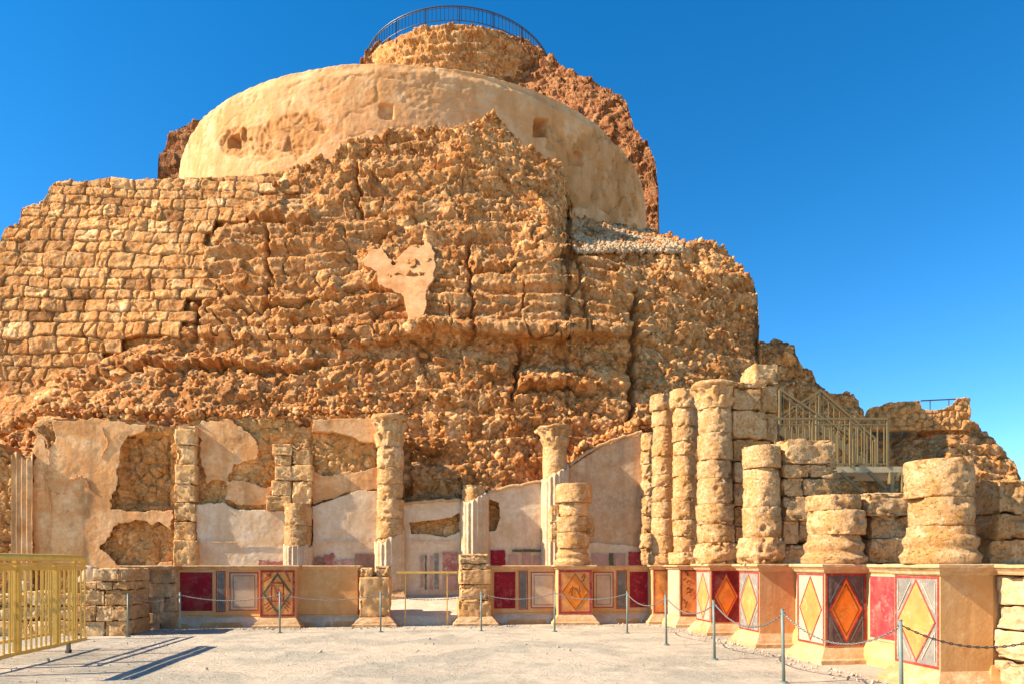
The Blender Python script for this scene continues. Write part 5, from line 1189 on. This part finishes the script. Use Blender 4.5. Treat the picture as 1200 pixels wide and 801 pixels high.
# railing round the upper lookout
def top_railing():
    rho = 60.4; th = R(-4.4); c = atD(600 + math.tan(th) * F, HOR, rho * math.cos(th)); Rr = 8.2; z0, z1 = 42.75, 43.95
    t = thing('lookout_railing', 'curved steel railing round the lookout on the very top', 'railing', (c[0], c[1], z0)); cd = -np.array(c[:2]) / np.linalg.norm(c[:2]); a0 = math.atan2(cd[1], cd[0])
    A = a0 + np.linspace(-R(112), R(112), 70); ringp = lambda z, rr=Rr: [(c[0] + rr * math.cos(a), c[1] + rr * math.sin(a), z) for a in A]
    for nm, z, r_ in (('top_rail', z1, .05), ('bottom_rail', z0 + .12, .035), ('middle_rail', z1 - .14, .025)): V, Fc = tube(ringp(z), r_, 6); mesh(nm, V, Fc, M['railmetal'], t, smooth=True)
    n = 98; 
    for i in range(n):
        a = a0 + R(-110) + R(220) * i / (n - 1); x, y = c[0] + Rr * math.cos(a), c[1] + Rr * math.sin(a); mlist('baluster', [bar((x, y, z0 + .1), (x, y, z1), .05)], M['railmetal'], t)
    for i in range(13):
        a = a0 + R(-110) + R(220) * i / 12; x, y = c[0] + Rr * math.cos(a), c[1] + Rr * math.sin(a); mlist('post', [bar((x, y, z0 - .8), (x, y, z1), .09)], M['railmetal'], t)
    # curved masonry the railing stands on
    B = []
    for z, rr in ((36.0, Rr + .45), (z0 - 1.1, Rr + .35), (z0 - .08, Rr + .25), (z0 - .02, Rr - .1), (z0 - .02, Rr - 2)):
        B.append([(c[0] + rr * math.cos(a), c[1] + rr * math.sin(a), z) for a in A])
    B = np.array(B); k2 = 50; rows = []
    for zz in np.linspace(36, z0 - .30, k2): rows.append([(c[0] + (Rr + .3) * math.cos(a), c[1] + (Rr + .3) * math.sin(a), zz) for a in a0 + np.linspace(-R(112), R(112), 520)])
    G = np.array(rows); d, ti, jo = rocky(G, .9, 0., 83, 1.0); N = G - np.array((c[0], c[1], 0)); N[..., 2] = 0; N /= np.linalg.norm(N, axis=-1, keepdims=True); G = G + N * (d - .2)[..., None]
    G = np.concatenate((G, (G[-1:] - N[-1:] * 2.5))); ti = np.concatenate((ti, ti[-1:])); jo = np.concatenate((jo, jo[-1:]))
    mesh('lookout_wall', G, gridfaces(*G.shape[:2]), M['cliff'], None, attrs={'tint': ti, 'joint': jo}, label='curved rubble wall under the railing of the top lookout', cat='stone wall')
top_railing()

# metal staircase beyond the right colonnade
def staircase():
    D0, D1 = 16.2, 17.8
    t = thing('metal_staircase', 'khaki metal staircase and landing rising behind the right hand columns', 'staircase', tuple(atD(985, HOR, D0) * (1, 1, 0)))
    P = lambda px, py, D=D0: atD(px, py, D)
    zdeck = float(P(1000, 546)[2])
    a, b, c, d = P(905, 546), P(1058, 546), P(1058, 546, D1), P(905, 546, D1)
    for q in (c, d): q[2] = zdeck
    V = [(*p[:2], zdeck - .14) for p in (a, b, c, d)] + [(*p[:2], zdeck) for p in (a, b, c, d)]
    mesh('landing', V, box((0, 0, 0), (1, 1, 1))[1], M['deck'], t)
    bm_ = []
    for px in (1058, 1044, 920): p = P(px, 560); bm_.append(bar((p[0], p[1], .0), (p[0], p[1], zdeck - .14), .10))
    for px in (1057, 920): p = P(px, 560, D1); bm_.append(bar((p[0], p[1], .0), (p[0], p[1], zdeck - .14), .10))
    for q in bm_: V, Fc = q; mesh('support', V, Fc, M['khaki'], t)
    for (x0, y0, x1, y1) in ((1018, 553, 1050, 582), (1056, 553, 1030, 582), (985, 553, 1012, 578)): V, Fc = bar(P(x0, y0), P(x1, y1), .06); mesh('brace', V, Fc, M['khaki'], t)
    # front railing
    def railing(p0, p1, h, n, posts=3, D=None, foot=.06, first=0):
        p0 = np.array(p0); p1 = np.array(p1); up = np.array((0, 0, h)); r = mlist('railing', [bar(p0 + up, p1 + up, .05), bar(p0 + up * .88, p1 + up * .88, .025), bar(p0 + (0, 0, foot), p1 + (0, 0, foot), .03)], M['khaki'], t)
        for i in range(n):
            q = p0 + (p1 - p0) * (i + .5) / n; mlist('baluster', [bar(q + (0, 0, foot), q + up * .88, .022)], M['khaki'], r)
        for i in range(first, posts): q = p0 + (p1 - p0) * i / max(1, posts - 1); mlist('post', [bar(q, q + up, .055)], M['khaki'], r)
    e0, e1 = P(909, 546), P(1040, 546); e0[2] = e1[2] = zdeck; railing(e0, e1, 1.13, 17, 4)
    e2 = P(1040, 546, D1); e2[2] = zdeck; railing(e1 + (0, .03, .004), e2 + (0, 0, .004), 1.13, 8, 2, first=1)
    # flight climbing to the upper left, seen through the railing
    s0, s1 = P(1000, 560, 17.0), P(914, 503, 17.0)
    for off in (0, 1.0):
        o = np.array((sy, cy, 0)) * off; V, Fc = bar(s0 + o, s1 + o, .05, .22); mesh('stringer', V, Fc, M['khaki'], t)
    n = 9
    for i in range(n):
        q = s0 + (s1 - s0) * (i + .6) / n; w2 = np.array((cy, -sy, 0)) * .15; dd = np.array((sy, cy, 0)); 
        V = [q - w2, q + w2, q + w2 + dd, q - w2 + dd]; V = [v - (0, 0, .04) for v in V] + V; mesh('tread', V, box((0, 0, 0), (1, 1, 1))[1], M['tread'], t)
    railing(s0, s1, 1.0, 11, 3)
    # upper flight and its railing
    u0, u1 = P(908, 530, 18.6), P(960, 499, 18.6); railing(u0, u1, .95, 7, 2)
    u2 = P(1026, 556, 18.6); railing(u1 + (.03, 0, .004), u2, .98, 10, 2, first=1)
    V, Fc = bar(u0, u1, .05, .2); mesh('stringer', V, Fc, M['khaki'], t); V, Fc = bar(u1, u2, .05, .2); mesh('stringer', V, Fc, M['khaki'], t)
staircase()

# ruined parapet on the far rock with its thin rail
def far_wall():
    t = thing('parapet_wall', 'ruined parapet of small stones on top of the far right rock', 'stone wall', tuple(atD(1075, 480, 46)))
    px = np.arange(1014, 1138, .8); C = [(1012, 487), (1018, 478), (1034, 474), (1040, 471), (1078, 469), (1081, 478), (1090, 480), (1106, 478), (1116, 473), (1121, 466), (1135, 465), (1138, 466)]; top = crest(px, C) + 1.2 * fbm(np.stack((px * .3, px * 0, px * 0), -1), 3, 2)
    v = np.linspace(0, 1, 40)[:, None]; PX = np.broadcast_to(px, (40, len(px))); PY = 503 + (top[None] - 503) * v; G = atD(PX, PY, 49.6 + 0 * PX)
    h, i_, e = stones(G, .5, 71, .7, .2); G2 = G + np.array((-sy, -cy, 0)) * (h * .8)[..., None]
    build_sheet('wall', G2, None, M['masonry'], t, attrs={'tint': .3 + .6 * i_, 'joint': (1 - e) * .6}, back=1.2)
    k = thing('thin_rail', 'thin steel rail over the dip in the far parapet', 'railing', tuple(atD(1100, 480, 46)))
    V, Fc = tube([atD(1079, 469, 50), atD(1120, 467, 50)], .05, 6); mesh('rail', V, Fc, M['railmetal'], k)
    for x in (1090, 1112): V, Fc = tube([atD(x, 482, 50), atD(x, 468.5, 50)], .035, 6); mesh('rail_post', V, Fc, M['railmetal'], k)
far_wall()
print('objects', len(bpy.data.objects))
